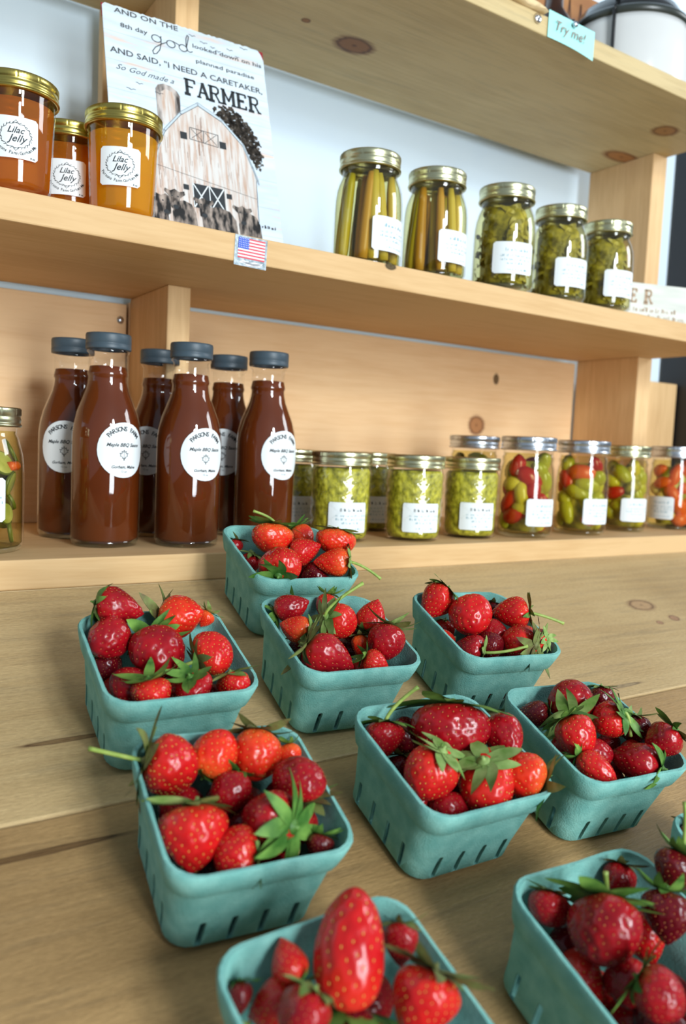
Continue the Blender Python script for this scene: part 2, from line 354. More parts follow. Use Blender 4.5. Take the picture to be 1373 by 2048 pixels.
# ------------------------------------------------------------------ sloping display table
TM = Matrix(((1, 0, 0, 0), (0, EY.y, NN.y, 0), (0, EY.z, NN.z, S1B), (0, 0, 0, 1)))
tb = empty('display_table'); tb.matrix_basis = TM; tag(tb, 'sloping wooden display table of wide worn boards under the berry cartons', 'table')
def tpart(name, dims, mat, bev=.002):
    v, f = box(*dims, bev=bev); return mk(name, v, f, mat, tb, smooth=False)
tpart('table_board', (-.6, 2.3, -.2682, -.0005, -.028, 0), M['table'])
tpart('table_board', (-.6, 2.3, -.60, -.2690, -.028, 0), M['table2'])
tpart('table_board', (-.6, 2.3, -.80, -.6008, -.028, 0), M['table'])
def wpart(name, dims, mat):
    v, f = box(*dims, bev=.001); o = mk(name, v, f, mat, None, smooth=False); o.parent = tb; o.matrix_parent_inverse = TM.inverted(); return o
wpart('rear_ledge', (-.6, 2.3, .0, YW-.002, S1B-.028, S1B), M['table'])
for x in (-.55, 2.22):
    wpart('table_leg', (x, x+.06, .2, .26, -1.1, S1B-.03), M['upright']); wpart('table_leg', (x, x+.06, -.62, -.56, -1.1, S1B-.275), M['upright'])

# ------------------------------------------------------------------ things by the wall on the right
o = bx('black_cabinet', (1.478, 2.0, .20, YW-.003, S1B, .66), M['black'], bev=.004); tag(o, 'tall black cabinet against the white wall at the right edge', 'cabinet')
o = bx('wooden_crate', (1.26, 1.497-.024, .285, YW-.004, S1B, .155), M['upright'], bev=.002); tag(o, 'plain wooden crate end standing behind the right upright, beside the black cabinet', 'crate')

# ------------------------------------------------------------------ lids, jars, bottles
def ring_fn(z0, z1, n=90, amp=.0004):
    def fn(r, z, a, j): return r+(amp*(1 if int(a/(2*pi)*n*2) % 2 else -1) if z0 < z < z1 else 0)
    return fn
def lid(r, h, mat, z):
    """screw band and flat top, knurled edge"""
    prof = [(r*.96, 0), (r*1.02, h*.02), (r*1.03, h*.10), (r*1.0, h*.16), (r*.985, h*.22), (r*1.0, h*.30), (r*1.005, h*.40), (r*.985, h*.5), (r*.985, h*.58), (r*1.0, h*.62), (r*1.0, h*.92), (r*.985, h*.985), (r*.95, h), (r*.86, h), (r*.84, h*.96), (r*.80, h*.97), (r*.4, h*.98), (0, h*.98)]
    v, f = lathe(prof, 180, ring_fn(h*.60, h*.93, 84, r*.009))
    return mk('lid', [(x, y, zz+z) for x, y, zz in v], f, mat)
def label_obj(r, zc, w, h, flat_prints, kind='rect', corner=.003):
    lb = bend(patch(w, h, corner, kind), r, .0004); lb = mk('label', [(x, y, z+zc) for x, y, z in lb[0]], lb[1], M['paper'])
    for mat, vf in flat_prints:
        b = bend(vf, r, .0006); p = mk('print', [(x, y, z+zc) for x, y, z in b[0]], b[1], mat, lb, smooth=False)
    return lb
def assemble(name, parts):
    t = empty(name)
    for p in parts: p.parent = t
    return t
def put(proto, x, y, z, s, lab_deg, label, cat, group, used=[]):
    """place the proto itself the first time, afterwards a copy; turns so that the label faces the camera side plus lab_deg"""
    o = proto if proto.name not in used else copy_tree(proto)
    used.append(proto.name)
    az = atan2(CAMP.y-y, CAMP.x-x)+radians(lab_deg)+pi/2
    o.location = (x, y, z); o.rotation_euler = (0, 0, az); o.scale = (s, s, s)
    return tag(o, label, cat, group)

def bottle_proto():
    H = .208
    prof = [(.0, .0), (.028, .0), (.0318, .0015), (.0335, .006), (.0335, .100), (.0333, .110), (.0321, .120), (.0292, .132), (.0245, .144), (.0210, .153), (.0194, .160), (.0188, .166), (.0198, .168), (.0198, .170), (.0186, .172), (.0183, .188), (.0205, .190), (.0205, .1925), (.0180, .193), (.0180, .203)]
    g = mk('glass', *lathe(prof, 64), M['glass'])
    k = .0012; sp = [(0, .004), (.026, .004), (.0318, .008)]+[(r-k, z) for r, z in prof[4:14]]+[(.0172, .1762), (.0155, .1765), (0, .1765)]
    s = mk('sauce', *lathe(sp, 56), M['sauce'])
    base = mk('glass_base', *lathe([(0, .0003), (.027, .0003), (.031, .002), (.0325, .0065), (.029, .0072), (0, .0060)], 48), M['glass_thick'])
    cp = [(.0195, .1925), (.0216, .1928), (.0218, .194), (.0218, .1975), (.0214, .198), (.0218, .1985), (.0218, .206), (.0212, .2078), (.0198, H), (.012, H-.0002), (0, H-.0002)]
    c = mk('cap', *lathe(cp, 120, ring_fn(.1986, .2059, 55, .00018)), M['cap_grey'])
    pr = [arc_text('PARSONS FARM', .0062, .0185, -47, 47, bold=.00012), shift(text('Maple BBQ Sauce', .0048, shear=.35, bold=.00012), 0, .0035), shift(text('Gorham, Maine', .0040, shear=.35, bold=.0001), 0, -.0175), shift(text('12 oz', .0028), 0, -.0215)]
    # maple leaf outline
    lf = [(0, 1), (.18, .55), (.45, .75), (.4, .3), (.85, .35), (.6, .05), (.75, -.15), (.3, -.35), (.33, -.6), (.05, -.5), (.05, -.95), (-.05, -.95), (-.05, -.5), (-.33, -.6), (-.3, -.35), (-.75, -.15), (-.6, .05), (-.85, .35), (-.4, .3), (-.45, .75), (-.18, .55), (0, 1)]
    pr.append(line2([(x*.0052, y*.0052-.0048) for x, y in lf], .0005)); pr.append(line2([(0, -.009), (0, -.001)], .0003))
    lb = label_obj(.0335, .0955, .0515, .0535, [(M['ink'], merge2(pr))], 'disc')
    return assemble('sauce_bottle', [g, s, base, c, lb])
bp_ = bottle_proto(); G = 'bottles of barbecue sauce on the lower shelf'
put(bp_, .2472, .0854, S1T, 1.0289, 29, 'front sauce bottle nearest the left, black cap, round white label in full view', 'bottle', G)
put(bp_, .3289, .0660, S1T, 1.0167, 30, 'middle front sauce bottle with round white label, between the other two front bottles', 'bottle', G)
put(bp_, .4340, .0925, S1T, 1.0324, 36, 'front sauce bottle nearest the relish jars, right behind the rearmost carton', 'bottle', G)
put(bp_, .2325, .165, S1T, 1.0289, -12, 'rear sauce bottle nearest the left, label half hidden by the bottle before it', 'bottle', G)
put(bp_, .3290, .160, S1T, 1.0167, -22, 'rear sauce bottle before the pine upright, between the left and middle front bottles', 'bottle', G)
put(bp_, .4200, .170, S1T, 1.0324, -8, 'rear sauce bottle nearest the relish jars, between the two right front bottles', 'bottle', G)

rn = random.Random(3)
def illegible(w, h, rnd, head=True, ink='ink_soft'):
    out = [scribble(w*.06, h*.20, w*.55, h*.10, rnd)] if head else []
    out2 = [scribble(w*.06, h*(.03-.12*k), w*(.75 if k < 2 else .45), h*.07, rnd) for k in range(3)]+[scribble(w*.1, -h*.40, w*.5, h*.06, rnd)]
    return merge2(out), merge2(out2)
def pint_profile(rb, rc, H):
    return [(0, 0), (rb*.80, 0), (rb*.93, .002), (rb, .008), (rb, H*.50), (rb*.99, H*.60), (rb*.96, H*.68), (rb*.90, H*.745), (rc*.95, H*.795), (rc*.90, H*.82), (rc*.90, H*.85), (rc*.92, H*.86), (rc*.90, H*.87), (rc*.90, H*.96)]
def pint(name, rb, rc, H, lidmat, contents, lw, lh, lz, fillz=.84, brine='brine', blank=False):
    pr = pint_profile(rb, rc, H)
    g = mk('glass', *lathe(pr, 56), M['glass'])
    base = mk('glass_base', *lathe([(0, .0003), (rb*.8, .0003), (rb*.95, .004), (rb*.9, .006), (rb*.5, .0035), (0, .003)], 40), M['glass_thick'])
    inner = [(0, .004)]+[(r-.0018, max(z, .005)) for r, z in pr[1:] if z < H*fillz]+[(rc*.86, H*fillz), (0, H*fillz)]
    b = mk('brine', *lathe(inner, 40), M[brine])
    l = lid(rc, H*.135, M[lidmat], H*.868)
    hd, tx = illegible(lw, lh, rn)
    lb = label_obj(rb, lz, lw, lh, [(M['ink_soft'] if not blank else M['ink'], hd), (M['ink_soft'], tx)])
    return assemble(name, [g, base, b, l, lb]+contents)
def curved(pts, rad, mat, name, seg=10): return mk(name, *tube(pts, rad, seg), mat)
def spears(seed, n=15, H=.126, R=.0305):
    rnd = random.Random(seed); out = []
    for k in range(n):
        a = 2*pi*k/n*1.0+rnd.uniform(-.1, .1); ri = R if k % 4 else R*.55
        a2 = a+rnd.uniform(-.25, .25); rt = ri*.80
        p0 = Vector((ri*cos(a), ri*sin(a), .008)); p2 = Vector((rt*cos(a2), rt*sin(a2), H*rnd.uniform(.80, .835)))
        mid = (p0+p2)/2+Vector((cos(a), sin(a), 0))*.001
        pts = bez(p0, mid, p2, 8); w = rnd.uniform(.0056, .0068)
        out.append(curved(pts, [w*.85]+[w]*3+[w*.95, w*.9, w*.85, w*.8, w*.6], M['spear'] if rnd.random() < .6 else M['spear2'], 'asparagus_spear'))
    return out
def slice_mass(seed, n=170, H=.126, R=.0375, mat='slices'):
    rnd = random.Random(seed); ps = []
    for k in range(n):
        a = rnd.uniform(0, 2*pi); z = rnd.uniform(.012, H*.80); rr = R*rnd.uniform(.72, .93)*(1 if z < H*.62 else .82)
        w, l = rnd.uniform(.004, .008), rnd.uniform(.012, .024); t = rnd.uniform(-1.4, 1.4)
        V, Fc = [], []
        for i in range(6):
            u = (i/5-.5)*l; ww = w*sin(pi*(i+.5)/6)
            for sgn in (-1, 1):
                x_ = u*cos(t)-sgn*ww/2*sin(t); z_ = u*sin(t)+sgn*ww/2*cos(t)
                aa = a+x_/rr; V.append(((rr+.0015*sin(u*300))*cos(aa), (rr+.0015*sin(u*300))*sin(aa), max(.006, min(z+z_, H*.84))))
        for i in range(5): Fc.append((2*i, 2*i+1, 2*i+3, 2*i+2))
        ps.append((V, Fc))
    core = lathe([(0, .008), (R*.7, .008), (R*.74, .02), (R*.74, H*.7), (R*.6, H*.8), (0, H*.8)], 28, lambda r, z, a, j: r*(1+.08*sin(5*a+z*90)))
    ps.append(core); v, f = merge(ps)
    o = mk('pickle_slices', v, f, M[mat]); o['kind'] = 'stuff'; return [o]
GP = 'pint jars of pickles on the upper shelf'
pj = pint('pickle_jar', .0395, .0345, .126, 'pale_gold', spears(1), .050, .037, .0345)
put(pj, .5337, .0515, S2T, 1.0136, 44, 'pint jar of pickled asparagus spears, closest to the farm sign, pale gold lid', 'jar', GP)
pj = pint('pickle_jar', .0395, .0345, .126, 'pale_gold', spears(5, 13), .048, .037, .0345)
put(pj, .6246, .0409, S2T, .9948, 42, 'second asparagus jar, its browner spears crossing, left of the leafy green jars', 'jar', GP)
pj = pint('pickle_jar', .0395, .0345, .126, 'pale_gold', slice_mass(2), .054, .038, .0350)
put(pj, .7283, .0293, S2T, 1.0, 20, 'jar of olive green pickle slices with the widest label, next to the asparagus jars', 'jar', GP)
put(pj, .8286, .0305, S2T, .9609, 34, 'middle one of the three jars of olive green pickle slices on the upper shelf', 'jar', GP)
put(pj, .9209, .0282, S2T, .9377, 38, 'jar of olive green pickle slices touching the small white lettered sign', 'jar', GP)

# jelly jars
def jelly_proto(mat, name='jelly_jar'):
    rb, rc, H = .0315, .0345, .093
    prof = [(0, 0), (.024, 0), (.0275, .0015), (.0292, .006), (.0318, H*.70), (.0322, H*.76), (.0318, H*.80), (.0322, H*.83), (.0315, H*.95)]
    g = mk('glass', *lathe(prof, 64), M['glass'])
    j = mk('jelly', *lathe([(0, .004), (.024, .004), (.0278, .008), (.0304, H*.70), (.0308, H*.78), (0, H*.78)], 48), mat)
    l = lid(rc, .0145, M['gold'], H-.0145)
    w, h = .036, .0335; pr = []
    pr.append(shift(text('Lilac', .0072, shear=.4, bold=.0001), -.0005, .0035)); pr.append(shift(text('Jelly', .0082, shear=.4, bold=.0001), .001, -.0035))
    wr = []
    for k in range(61):
        a = 2*pi*k/60; rr = 1+.05*cos(12*a); wr.append((.0118*rr*sin(a), .0015+.0098*rr*cos(a)))
    pr.append(line2(wr, .00035))
    for k in range(28):
        a = 2*pi*k/28; x, y = .0118*sin(a), .0015+.0098*cos(a); pr.append(line2([(x, y), (x+.0018*sin(a+.9), y+.0018*cos(a+.9))], .0004))
    pr.append(line2([(-.0022, .0112), (0, .0138), (.0022, .0112)], .0003)); pr.append(line2([(-.0022, -.0082), (0, -.0108), (.0022, -.0082)], .0003))
    s = 'Parsons Farm Gorham Me'; n = len(s)
    for i, ch in enumerate(s):
        if ch == ' ': continue
        a = radians(236-112*i/(n-1)); t = text(ch, .0036, bold=.00003); pr.append(shift(t, .0195*sin(a), .0055+.0195*cos(a), -(a-pi)))
    pr.append(shift(text('8 oz', .0022, bold=.00006), .0135, -.0155))
    lb = label_obj(.0315, .0395, w, h, [(M['ink'], merge2(pr))], corner=.0022)
    return assemble(name, [g, j, l, lb])
GJ = 'gold lidded jelly jars on the upper shelf'
jp = jelly_proto(M['jelly']); jd = jelly_proto(M['jelly_dark'])
put(jp, .2423, .0350, S2T, 1.0139, -5, 'bright amber lilac jelly jar standing before the farm sign', 'jar', GJ)
put(jd, .1445, .0230, S2T, 1.0, 0, 'brown amber jelly jar nearest the left edge of the shelf', 'jar', GJ)
put(jd, .2080, .0960, S2T, .98, -4, 'darkest jelly jar, set back between the two front jelly jars', 'jar', GJ)

# quilted relish jars
def relish_proto():
    rb, rc, H = .0345, .0355, .103
    prof = [(0, 0), (rb*.82, 0), (rb*.94, .002), (rb*.97, .008)]+[(rb*(.97+.03*min(1, k/12)), .008+(H*.80-.008)*k/40) for k in range(1, 41)]+[(rc*.93, H*.83), (rc*.93, H*.97)]
    def quilt(r, z, a, j):
        if not (.012 < z < H*.78): return r
        p, q = (a*5/pi+z*58) % 1, (a*5/pi-z*58) % 1
        e = min(min(p, 1-p), min(q, 1-q)); return r+.0010*max(0, 1-e/.12)
    g = mk('glass', *lathe(prof, 160, quilt), M['glass'])
    c = mk('relish', *lathe([(0, .004), (rb*.85, .004), (rb*.92, .009), (rb*.965, H*.5), (rb*.965, H*.78), (rc*.88, H*.82), (0, H*.82)], 64), M['relish'])
    l = lid(rc, .0155, M['pale_gold'], H-.0155)
    w, h = .047, .0345; hd, tx = illegible(w, h, rn)
    lb = label_obj(rb, .0290, w, h, [(M['ink'], hd), (M['ink_soft'], tx)], corner=.0012)
    return assemble('relish_jar', [g, c, l, lb])
rp = relish_proto(); GR = 'quilted jars of green relish on the lower shelf'
put(rp, .5241, .0677, S1T, 1.0242, 17, 'quilted relish jar partly hidden by strawberries of the rearmost carton', 'jar', GR)
put(rp, .6240, .0530, S1T, 1.0225, 18, 'middle one of three quilted relish jars in the front row', 'jar', GR)
put(rp, .7247, .0602, S1T, 1.0214, 18, 'quilted relish jar in front of a taller silver lidded jar', 'jar', GR)
put(rp, .5130, .165, S1T, 1.0242, 4, 'shaded relish jar squeezed between the last sauce bottle and the front relish jar', 'jar', GR)
put(rp, .6330, .165, S1T, 1.0225, 16, 'shaded relish jar in the second row, between the left and middle front relish jars', 'jar', GR)

# pickled pepper jars
def peppers(seed, mats, n=16, H=.1335, R=.0365):
    rnd = random.Random(seed); out = []
    for k in range(n):
        a = 2*pi*k*.382+rnd.uniform(-.2, .2); z = .016+(H*.84-.028)*((k+.5)/n); m = mats[k % len(mats)]
        l = rnd.uniform(.028, .046); t = rnd.uniform(-1.4, 1.4); w = rnd.uniform(.0090, .0125); rr = R-w-.0022
        if z > H*.62: rr *= .86
        pts = []
        for i in range(9):
            u = (i/8-.5)*l; aa = a+u*cos(t)/rr; pts.append((rr*cos(aa), rr*sin(aa), min(max(z+u*sin(t), w+.004), H*.85-w*.6)))
        out.append(curved(pts, [w*q for q in (.25, .7, .93, 1, 1, .92, .78, .55, .15)], M[m], 'pepper' if m.startswith('pep') else 'pickle', 12))
    core = mk('pickle_core', *lathe([(0, .008), (R*.62, .008), (R*.68, .03), (R*.68, H*.66), (R*.4, H*.76), (0, H*.76)], 24, lambda r, z, a, j: r*(1+.12*sin(3*a+z*60))), M['slices'])
    return out+[core]
GQ = 'jars of mixed pickled peppers on the lower shelf'
def pq(seed, mats, lidm, n=24): return pint('pepper_jar', .0375, .0365, .1335, lidm, peppers(seed, mats, n), .046, .036, .0345)
put(pq(11, ['pep_r', 'pep_g', 'pep_y', 'pep_g', 'pep_r'], 'silver', 27), .8175, .0511, S1T, 1.0156, 38, 'silver lidded jar with the most red peppers, beside the relish jars', 'jar', GQ)
put(pq(12, ['pep_g', 'pep_g', 'pep_o', 'pep_g', 'pep_g', 'pep_r'], 'silver'), .9392, .0593, S1T, 1.0135, 42, 'silver lidded jar of green peppers with small orange bits', 'jar', GQ)
put(pq(13, ['pep_g', 'slices', 'pep_y', 'pep_g', 'pep_g', 'pep_r', 'pep_g'], 'pale_gold'), 1.0650, .0820, S1T, .99, 32, 'gold lidded jar of green peppers, between two silver lidded jars', 'jar', GQ)
put(pq(14, ['pep_o', 'pep_o', 'cauli', 'pep_o', 'cauli'], 'silver', 22), 1.1951, .0862, S1T, 1.0135, -28, 'jar of orange and pale yellow pickles at the end of the shelf', 'jar', GQ)
put(pq(15, ['pep_g', 'slices', 'pep_g'], 'silver'), .8260, .170, S1T, 1.0156, 20, 'silver lidded pickle jar in the second row, behind the last relish jar', 'jar', GQ)

# cucumber jar at the left edge
def cukes():
    rnd = random.Random(9); out = []
    for k in range(22):
        a = 2*pi*k*.382; z = .018+.078*k/22; r = rnd.uniform(.010, .013)
        v, f = lathe([(0, 0), (r*.9, 0), (r, .0006), (r, .0030), (r*.9, .0036), (0, .0036)], 24)
        mt = Matrix.Translation((.0235*cos(a), .0235*sin(a), z)) @ Matrix.Rotation(a, 4, 'Z') @ Matrix.Rotation(radians(90+rnd.uniform(-35, 35)), 4, 'Y')
        vv = [mt @ Vector(p) for p in v]
        o = mk('cucumber_slice', vv, f, mats=[M['cuke'], M['cuke_rind']], fm=[1 if 24*1 <= i < 24*4 else 0 for i in range(len(f))]); out.append(o)
    v, f = tube([(.03*cos(t), .03*sin(t), .080) for t in [-.6+i*.15 for i in range(9)]], .0045, 8); out.append(mk('carrot_stick', v, f, M['pep_o']))
    core = mk('pickle_core', *lathe([(0, .008), (.012, .008), (.013, .09), (0, .1)], 20), M['slices']); return out+[core]
cj = pint('cucumber_jar', .0375, .0340, .1335, 'pale_gold', cukes(), .046, .040, .050)
put(cj, .1265, .070, S1T, 1.0, -3, 'jar of sliced cucumber pickles at the left edge of the lower shelf', 'jar', None)

# ------------------------------------------------------------------ farm sign
SU = Vector((cos(-.0441), sin(-.0441), 0)); SL = .3208
SV = Vector((-sin(SL)*sin(-.0441), sin(SL)*cos(-.0441), cos(SL))); SN = SU.cross(SV)
SGK = .955; SGO = CAMP+(Vector((.2627, .1121, S2T+.0005))-CAMP)*SGK
sg = empty('farm_sign'); sg.matrix_basis = Matrix(((SU.x, SV.x, SN.x, SGO.x), (SU.y, SV.y, SN.y, SGO.y), (SU.z, SV.z, SN.z, SGO.z), (0, 0, 0, 1))) @ Matrix.Scale(SGK, 4)
tag(sg, 'white plank style farm sign with barn picture and black lettering, leaning on the upright', 'sign')
SW, SH = .1955, .2912
rnd = random.Random(21)
m, nt, b = newmat('whitewashed_print'); L = nt.links
tc = N(nt, 'ShaderNodeTexCoord'); mp = N(nt, 'ShaderNodeMapping'); mp.inputs['Scale'].default_value = (6, 45, 1); L.new(tc.outputs['Object'], mp.inputs[0])
n = N(nt, 'ShaderNodeTexNoise', i_Scale=2.2, i_Detail=5); L.new(mp.outputs[0], n.inputs['Vector'])
r = ramp(nt, [(.42, lin(212, 226, 236)), (.58, lin(200, 214, 226)), (.72, lin(226, 196, 176))]); L.new(n.outputs['Fac'], r.inputs[0])
sp = N(nt, 'ShaderNodeSeparateXYZ'); L.new(tc.outputs['Object'], sp.inputs[0])
md = N(nt, 'ShaderNodeMath', operation='MODULO', i_1=.0365); L.new(sp.outputs[1], md.inputs[0])
lt = N(nt, 'ShaderNodeMath', operation='LESS_THAN', i_1=.0006); L.new(md.outputs[0], lt.inputs[0])
lm = N(nt, 'ShaderNodeMath', operation='MULTIPLY', i_1=.55); L.new(lt.outputs[0], lm.inputs[0])
mx = N(nt, 'ShaderNodeMix', data_type='RGBA'); L.new(lm.outputs[0], mx.inputs[0]); L.new(r.outputs[0], mx.inputs[6]); mx.inputs[7].default_value = lin(140, 156, 170); L.new(mx.outputs[2], b.inputs['Base Color']); b.inputs['Roughness'].default_value = .6
M['sign'] = m
out = []
for k in range(60): out.append((SW*k/59, SH+rnd.uniform(-.0016, .0002)))
out = [(0, .0102)]+[(0, SH-.004)]+[(x, y) for x, y in out if .003 < x < SW-.006]+[(SW-.003, SH-.006), (SW, SH-.014)]+[(SW-rnd.uniform(0, .0008), SH-.014-(SH-.014)*k/40) for k in range(1, 39)]+[(SW, .0102)]
cx_, cy_ = SW/2, SH/2
nn = len(out); V = [(x, y, 0) for x, y in out]+[(x, y, -.0016) for x, y in out]
Fc = [tuple(range(nn))[::-1], tuple(range(nn, 2*nn))]+[(i, (i+1) % nn, nn+(i+1) % nn, nn+i) for i in range(nn)]
pn = mk('panel', V, Fc, M['sign'], sg, smooth=False)
rd = plain('red_underpaint', lin(150, 40, 50), .5)
v, f = box(-.0006, SW+.001, SH-.018, SH, -.0022, -.0017); mk('red_edge', v, f, rd, sg, smooth=False)
def printed(name, vf, mat, dz=.0003):
    return mk(name, [(x, y, dz) for x, y in vf[0]], vf[1], mat, sg, smooth=False)
mm = .001
def tx(s, x0, x1, y, capmm, **k):
    v, f = text(s, 1, align='LEFT', **k); xs = [p[0] for p in v]; a, b_ = min(xs), max(xs)
    sx = (x1-x0)/(b_-a); sy = capmm/.73
    return [((x0+(x-a)*sx)*mm, (y+yy*sy)*mm) for x, yy in v], f
blk = plain('soft_black_print', (.05, .055, .06, 1), .6)
def serifs(x0, x1, y, cap, n):
    ps = []
    for k in range(n):
        cx = x0+(x1-x0)*(k+.5)/n; w = (x1-x0)/n*.30
        for yy in (y, y+cap-.5): ps.append(rect2((cx-w)*mm, (cx+w)*mm, yy*mm, (yy+.5)*mm))
    return merge2(ps)
printed('lettering', tx('AND ON THE', 13, 87, 282, 6.6, bold=.012), blk)
printed('lettering', tx('8th day', 19, 50, 264.5, 6, bold=.012), blk)
printed('lettering', tx('looked down on his', 103.5, 191.5, 266, 5.6, bold=.012), blk)
printed('lettering', tx('planned paradise', 106, 180, 246.5, 5.4, bold=.012), blk)
printed('lettering', tx('AND SAID, "I NEED A CARETAKER,', 5.5, 189, 228.5, 7.6, bold=.012), blk)
printed('lettering', tx('So God made a', 11, 77, 208.5, 7, shear=.5), blk)
def script(paths, w): return merge2([line2([(x*mm, y*mm) for x, y in p], w*mm) for p in paths])
def ell(cx, cy, rx, ry, a0=0, a1=360, n=22): return [(cx+rx*cos(radians(a0+(a1-a0)*i/n)), cy+ry*sin(radians(a0+(a1-a0)*i/n))) for i in range(n+1)]
god = [ell(60, 263, 5.5, 4.6), [(65.5, 268), (65.2, 258), (63, 249), (59, 243), (55.5, 241.5), (54.5, 245), (58, 251), (66, 258), (72, 262)], ell(77, 261.5, 5, 4.6), [(80, 266), (84, 264.5), (88, 263)], ell(91.5, 261, 4.8, 4.4), [(96, 264), (98, 272), (99.5, 279), (98, 280.5), (96, 275), (95.6, 266), (97, 259), (100, 258), (103, 260)]]
printed('script_word', script(god, 1.1), blk)
FARM = {'F': [[(0, 0), (0, 1)], [(0, 1), (.62, 1)], [(0, .52), (.45, .52)], [(-.18, 0), (.2, 0)], [(-.18, 1), (.1, 1)], [(.62, 1), (.62, .8)]],
        'A': [[(.02, 0), (.36, 1)], [(.36, 1), (.72, 0)], [(.15, .34), (.6, .34)], [(-.12, 0), (.16, 0)], [(.58, 0), (.88, 0)]],
        'R': [[(0, 0), (0, 1)], [(0, 1), (.45, 1), (.6, .88), (.6, .66), (.45, .52), (0, .52)], [(.32, .52), (.66, 0)], [(-.18, 0), (.2, 0)], [(-.18, 1), (.1, 1)], [(.56, 0), (.82, 0)]],
        'M': [[(0, 0), (0, 1)], [(0, 1), (.4, .25)], [(.4, .25), (.8, 1)], [(.8, 1), (.8, 0)], [(-.16, 0), (.16, 0)], [(.64, 0), (.98, 0)], [(-.16, 1), (.1, 1)], [(.7, 1), (.96, 1)]],
        'E': [[(0, 0), (0, 1)], [(0, 1), (.6, 1)], [(0, 0), (.6, 0)], [(0, .52), (.42, .52)], [(-.18, 0), (.1, 0)], [(-.18, 1), (.1, 1)], [(.6, 1), (.6, .8)], [(.6, 0), (.6, .2)]]}
def slab(word, x, y, cap, adv, lw):
    ps = []
    for ch in word:
        for k, p in enumerate(FARM[ch]):
            ps.append(line2([((x+a*cap*.78)*mm, (y+b_*cap)*mm) for a, b_ in p], (lw if k in (0, 3) and ch != 'A' or ch == 'A' and k == 1 else lw*.62)*mm))
        x += adv*(1.22 if ch == 'M' else .88 if ch == 'F' else 1)
    return merge2(ps)
printed('lettering', slab('FARMER', 92.0, 200.5, 19.5, 15.6, 3.9), M['ink'])
# barn picture
brn = noisy('barn_print', lin(212, 208, 204), lin(190, 156, 134), scale=30, rough=.4, stretch=(9, .8, 1), lo=.42, hi=.7)
grey = noisy('grey_pencil_print', lin(60, 54, 52), lin(196, 186, 180), scale=26, rough=.5, stretch=(6, 1.2, 1), lo=.35, hi=.62)
dark = noisy('dark_foliage_print', lin(30, 26, 24), lin(96, 86, 76), scale=150, rough=.5)
barn = [(40, 18), (40.5, 36), (46, 85), (53, 124), (60.5, 143), (81, 170), (103, 188), (131, 174), (155, 149), (164, 122), (168, 107), (165, 60), (166, 18)]
def poly(pts): return [(x*mm, y*mm) for x, y in pts], [tuple(range(len(pts)))]
printed('silo_print', poly([(54, 150), (54, 197), (57, 202), (64, 205.5), (72, 204.5), (79, 200), (82.5, 194), (81, 165)]), grey, .0002)
printed('silo_print', poly([(60, 150), (60, 194), (66, 199), (74, 197), (76, 192), (75, 165)]), brn, .0003)
printed('barn_print', poly(barn), brn, .0004)
roofl = [(46, 110), (53, 126), (60.5, 145), (81, 172), (103, 190), (131, 176.5), (155, 151), (165, 123), (171, 104)]
printed('roof_line', merge2([line2([(x*mm, y*mm) for x, y in roofl], .0032)]), plain('roof_blue_print', lin(190, 204, 214), .5), .0005)
printed('roof_line', merge2([line2([(x*mm, (y-2.4)*mm) for x, y in roofl], .0006), line2([(x*mm, (y+2)*mm) for x, y in roofl], .0004), line2([(.168, .106), (.165, .03)], .0005), line2([(.044, .10), (.166, .082)], .0004)]), blk, .0006)
det = [rect2(.0785, .0865, .1395, .1485), rect2(.1255, .1335, .1385, .1475), rect2(.077, .0835, .0755, .082), rect2(.128, .1345, .0745, .081), rect2(.0875, .1255, .0555, .0855)]
printed('window_print', merge2(det), M['ink'], .0006)
wl = [rect2(.0695+.0195*k+.018, .0705+.0195*k+.018, .0555, .0855) for k in range(3)]
wl += [line2([(.0885, .056), (.106, .085)], .0014), line2([(.0885, .085), (.106, .056)], .0014), line2([(.108, .056), (.125, .085)], .0014), line2([(.108, .085), (.125, .056)], .0014)]
printed('door_brace_print', merge2(wl), M['paper'], .0008)
hl = [line2([(.0905, .1565), (.1245, .155), (.1235, .139), (.0895, .1415), (.0905, .1565)], .0008), line2([(.107, .156), (.106, .140)], .0008)]+[line2(p, .0006) for p in ([(.092, .155), (.105, .142)], [(.092, .143), (.105, .155)], [(.109, .154), (.122, .141)], [(.108, .141), (.122, .154)])]
printed('hay_door_print', merge2(hl), blk, .0006)
sk = [line2([((70+rnd.uniform(-12, 80))*mm, y*mm), ((70+rnd.uniform(-12, 80))*mm, y*mm)], .0001) for y in ()]
for k in range(70):
    x = 50+rnd.random()**1.5*105; y = rnd.uniform(45, 105 if x < 60 else 130); ln_ = rnd.uniform(6, 26); sk.append(line2([(x*mm, y*mm), (x*mm, (y+ln_)*mm)], .00035))
for k in range(16):
    x = rnd.uniform(98, 106); y = rnd.uniform(120, 165); sk.append(line2([(x*mm, y*mm), (x*mm, (y+14)*mm)], .0005))
printed('plank_lines', merge2(sk), plain('brown_pencil_print', lin(150, 120, 104), .6), .0005)
tr = []
for k in range(900):
    t = rnd.random(); cx = 136+t*38; cy = 186-(t**1.6)*52; a = rnd.uniform(0, 2*pi); q = rnd.random()**.5
    x = cx+q*15*cos(a)*(1 if t < .8 else .5); y = cy+q*14*sin(a)
    # keep outside the roof line
    yr = 188-(x-103)*.5 if x < 131 else (176-(x-131)*1.1 if x < 155 else 150-(x-155)*3)
    if y < yr+2 or x > 182: continue
    rr = rnd.uniform(1.0, 2.4); tr.append(poly([(x+rr*cos(b_)*rnd.uniform(.6, 1.2), y+rr*sin(b_)*rnd.uniform(.6, 1.2)) for b_ in [i*pi/3 for i in range(6)]]))
printed('tree_print', merge2(tr), dark, .0003)
cow = noisy('cow_print', lin(18, 16, 16), lin(176, 160, 148), scale=55, rough=.5, stretch=(3, 1.0, 1), lo=.42, hi=.7)
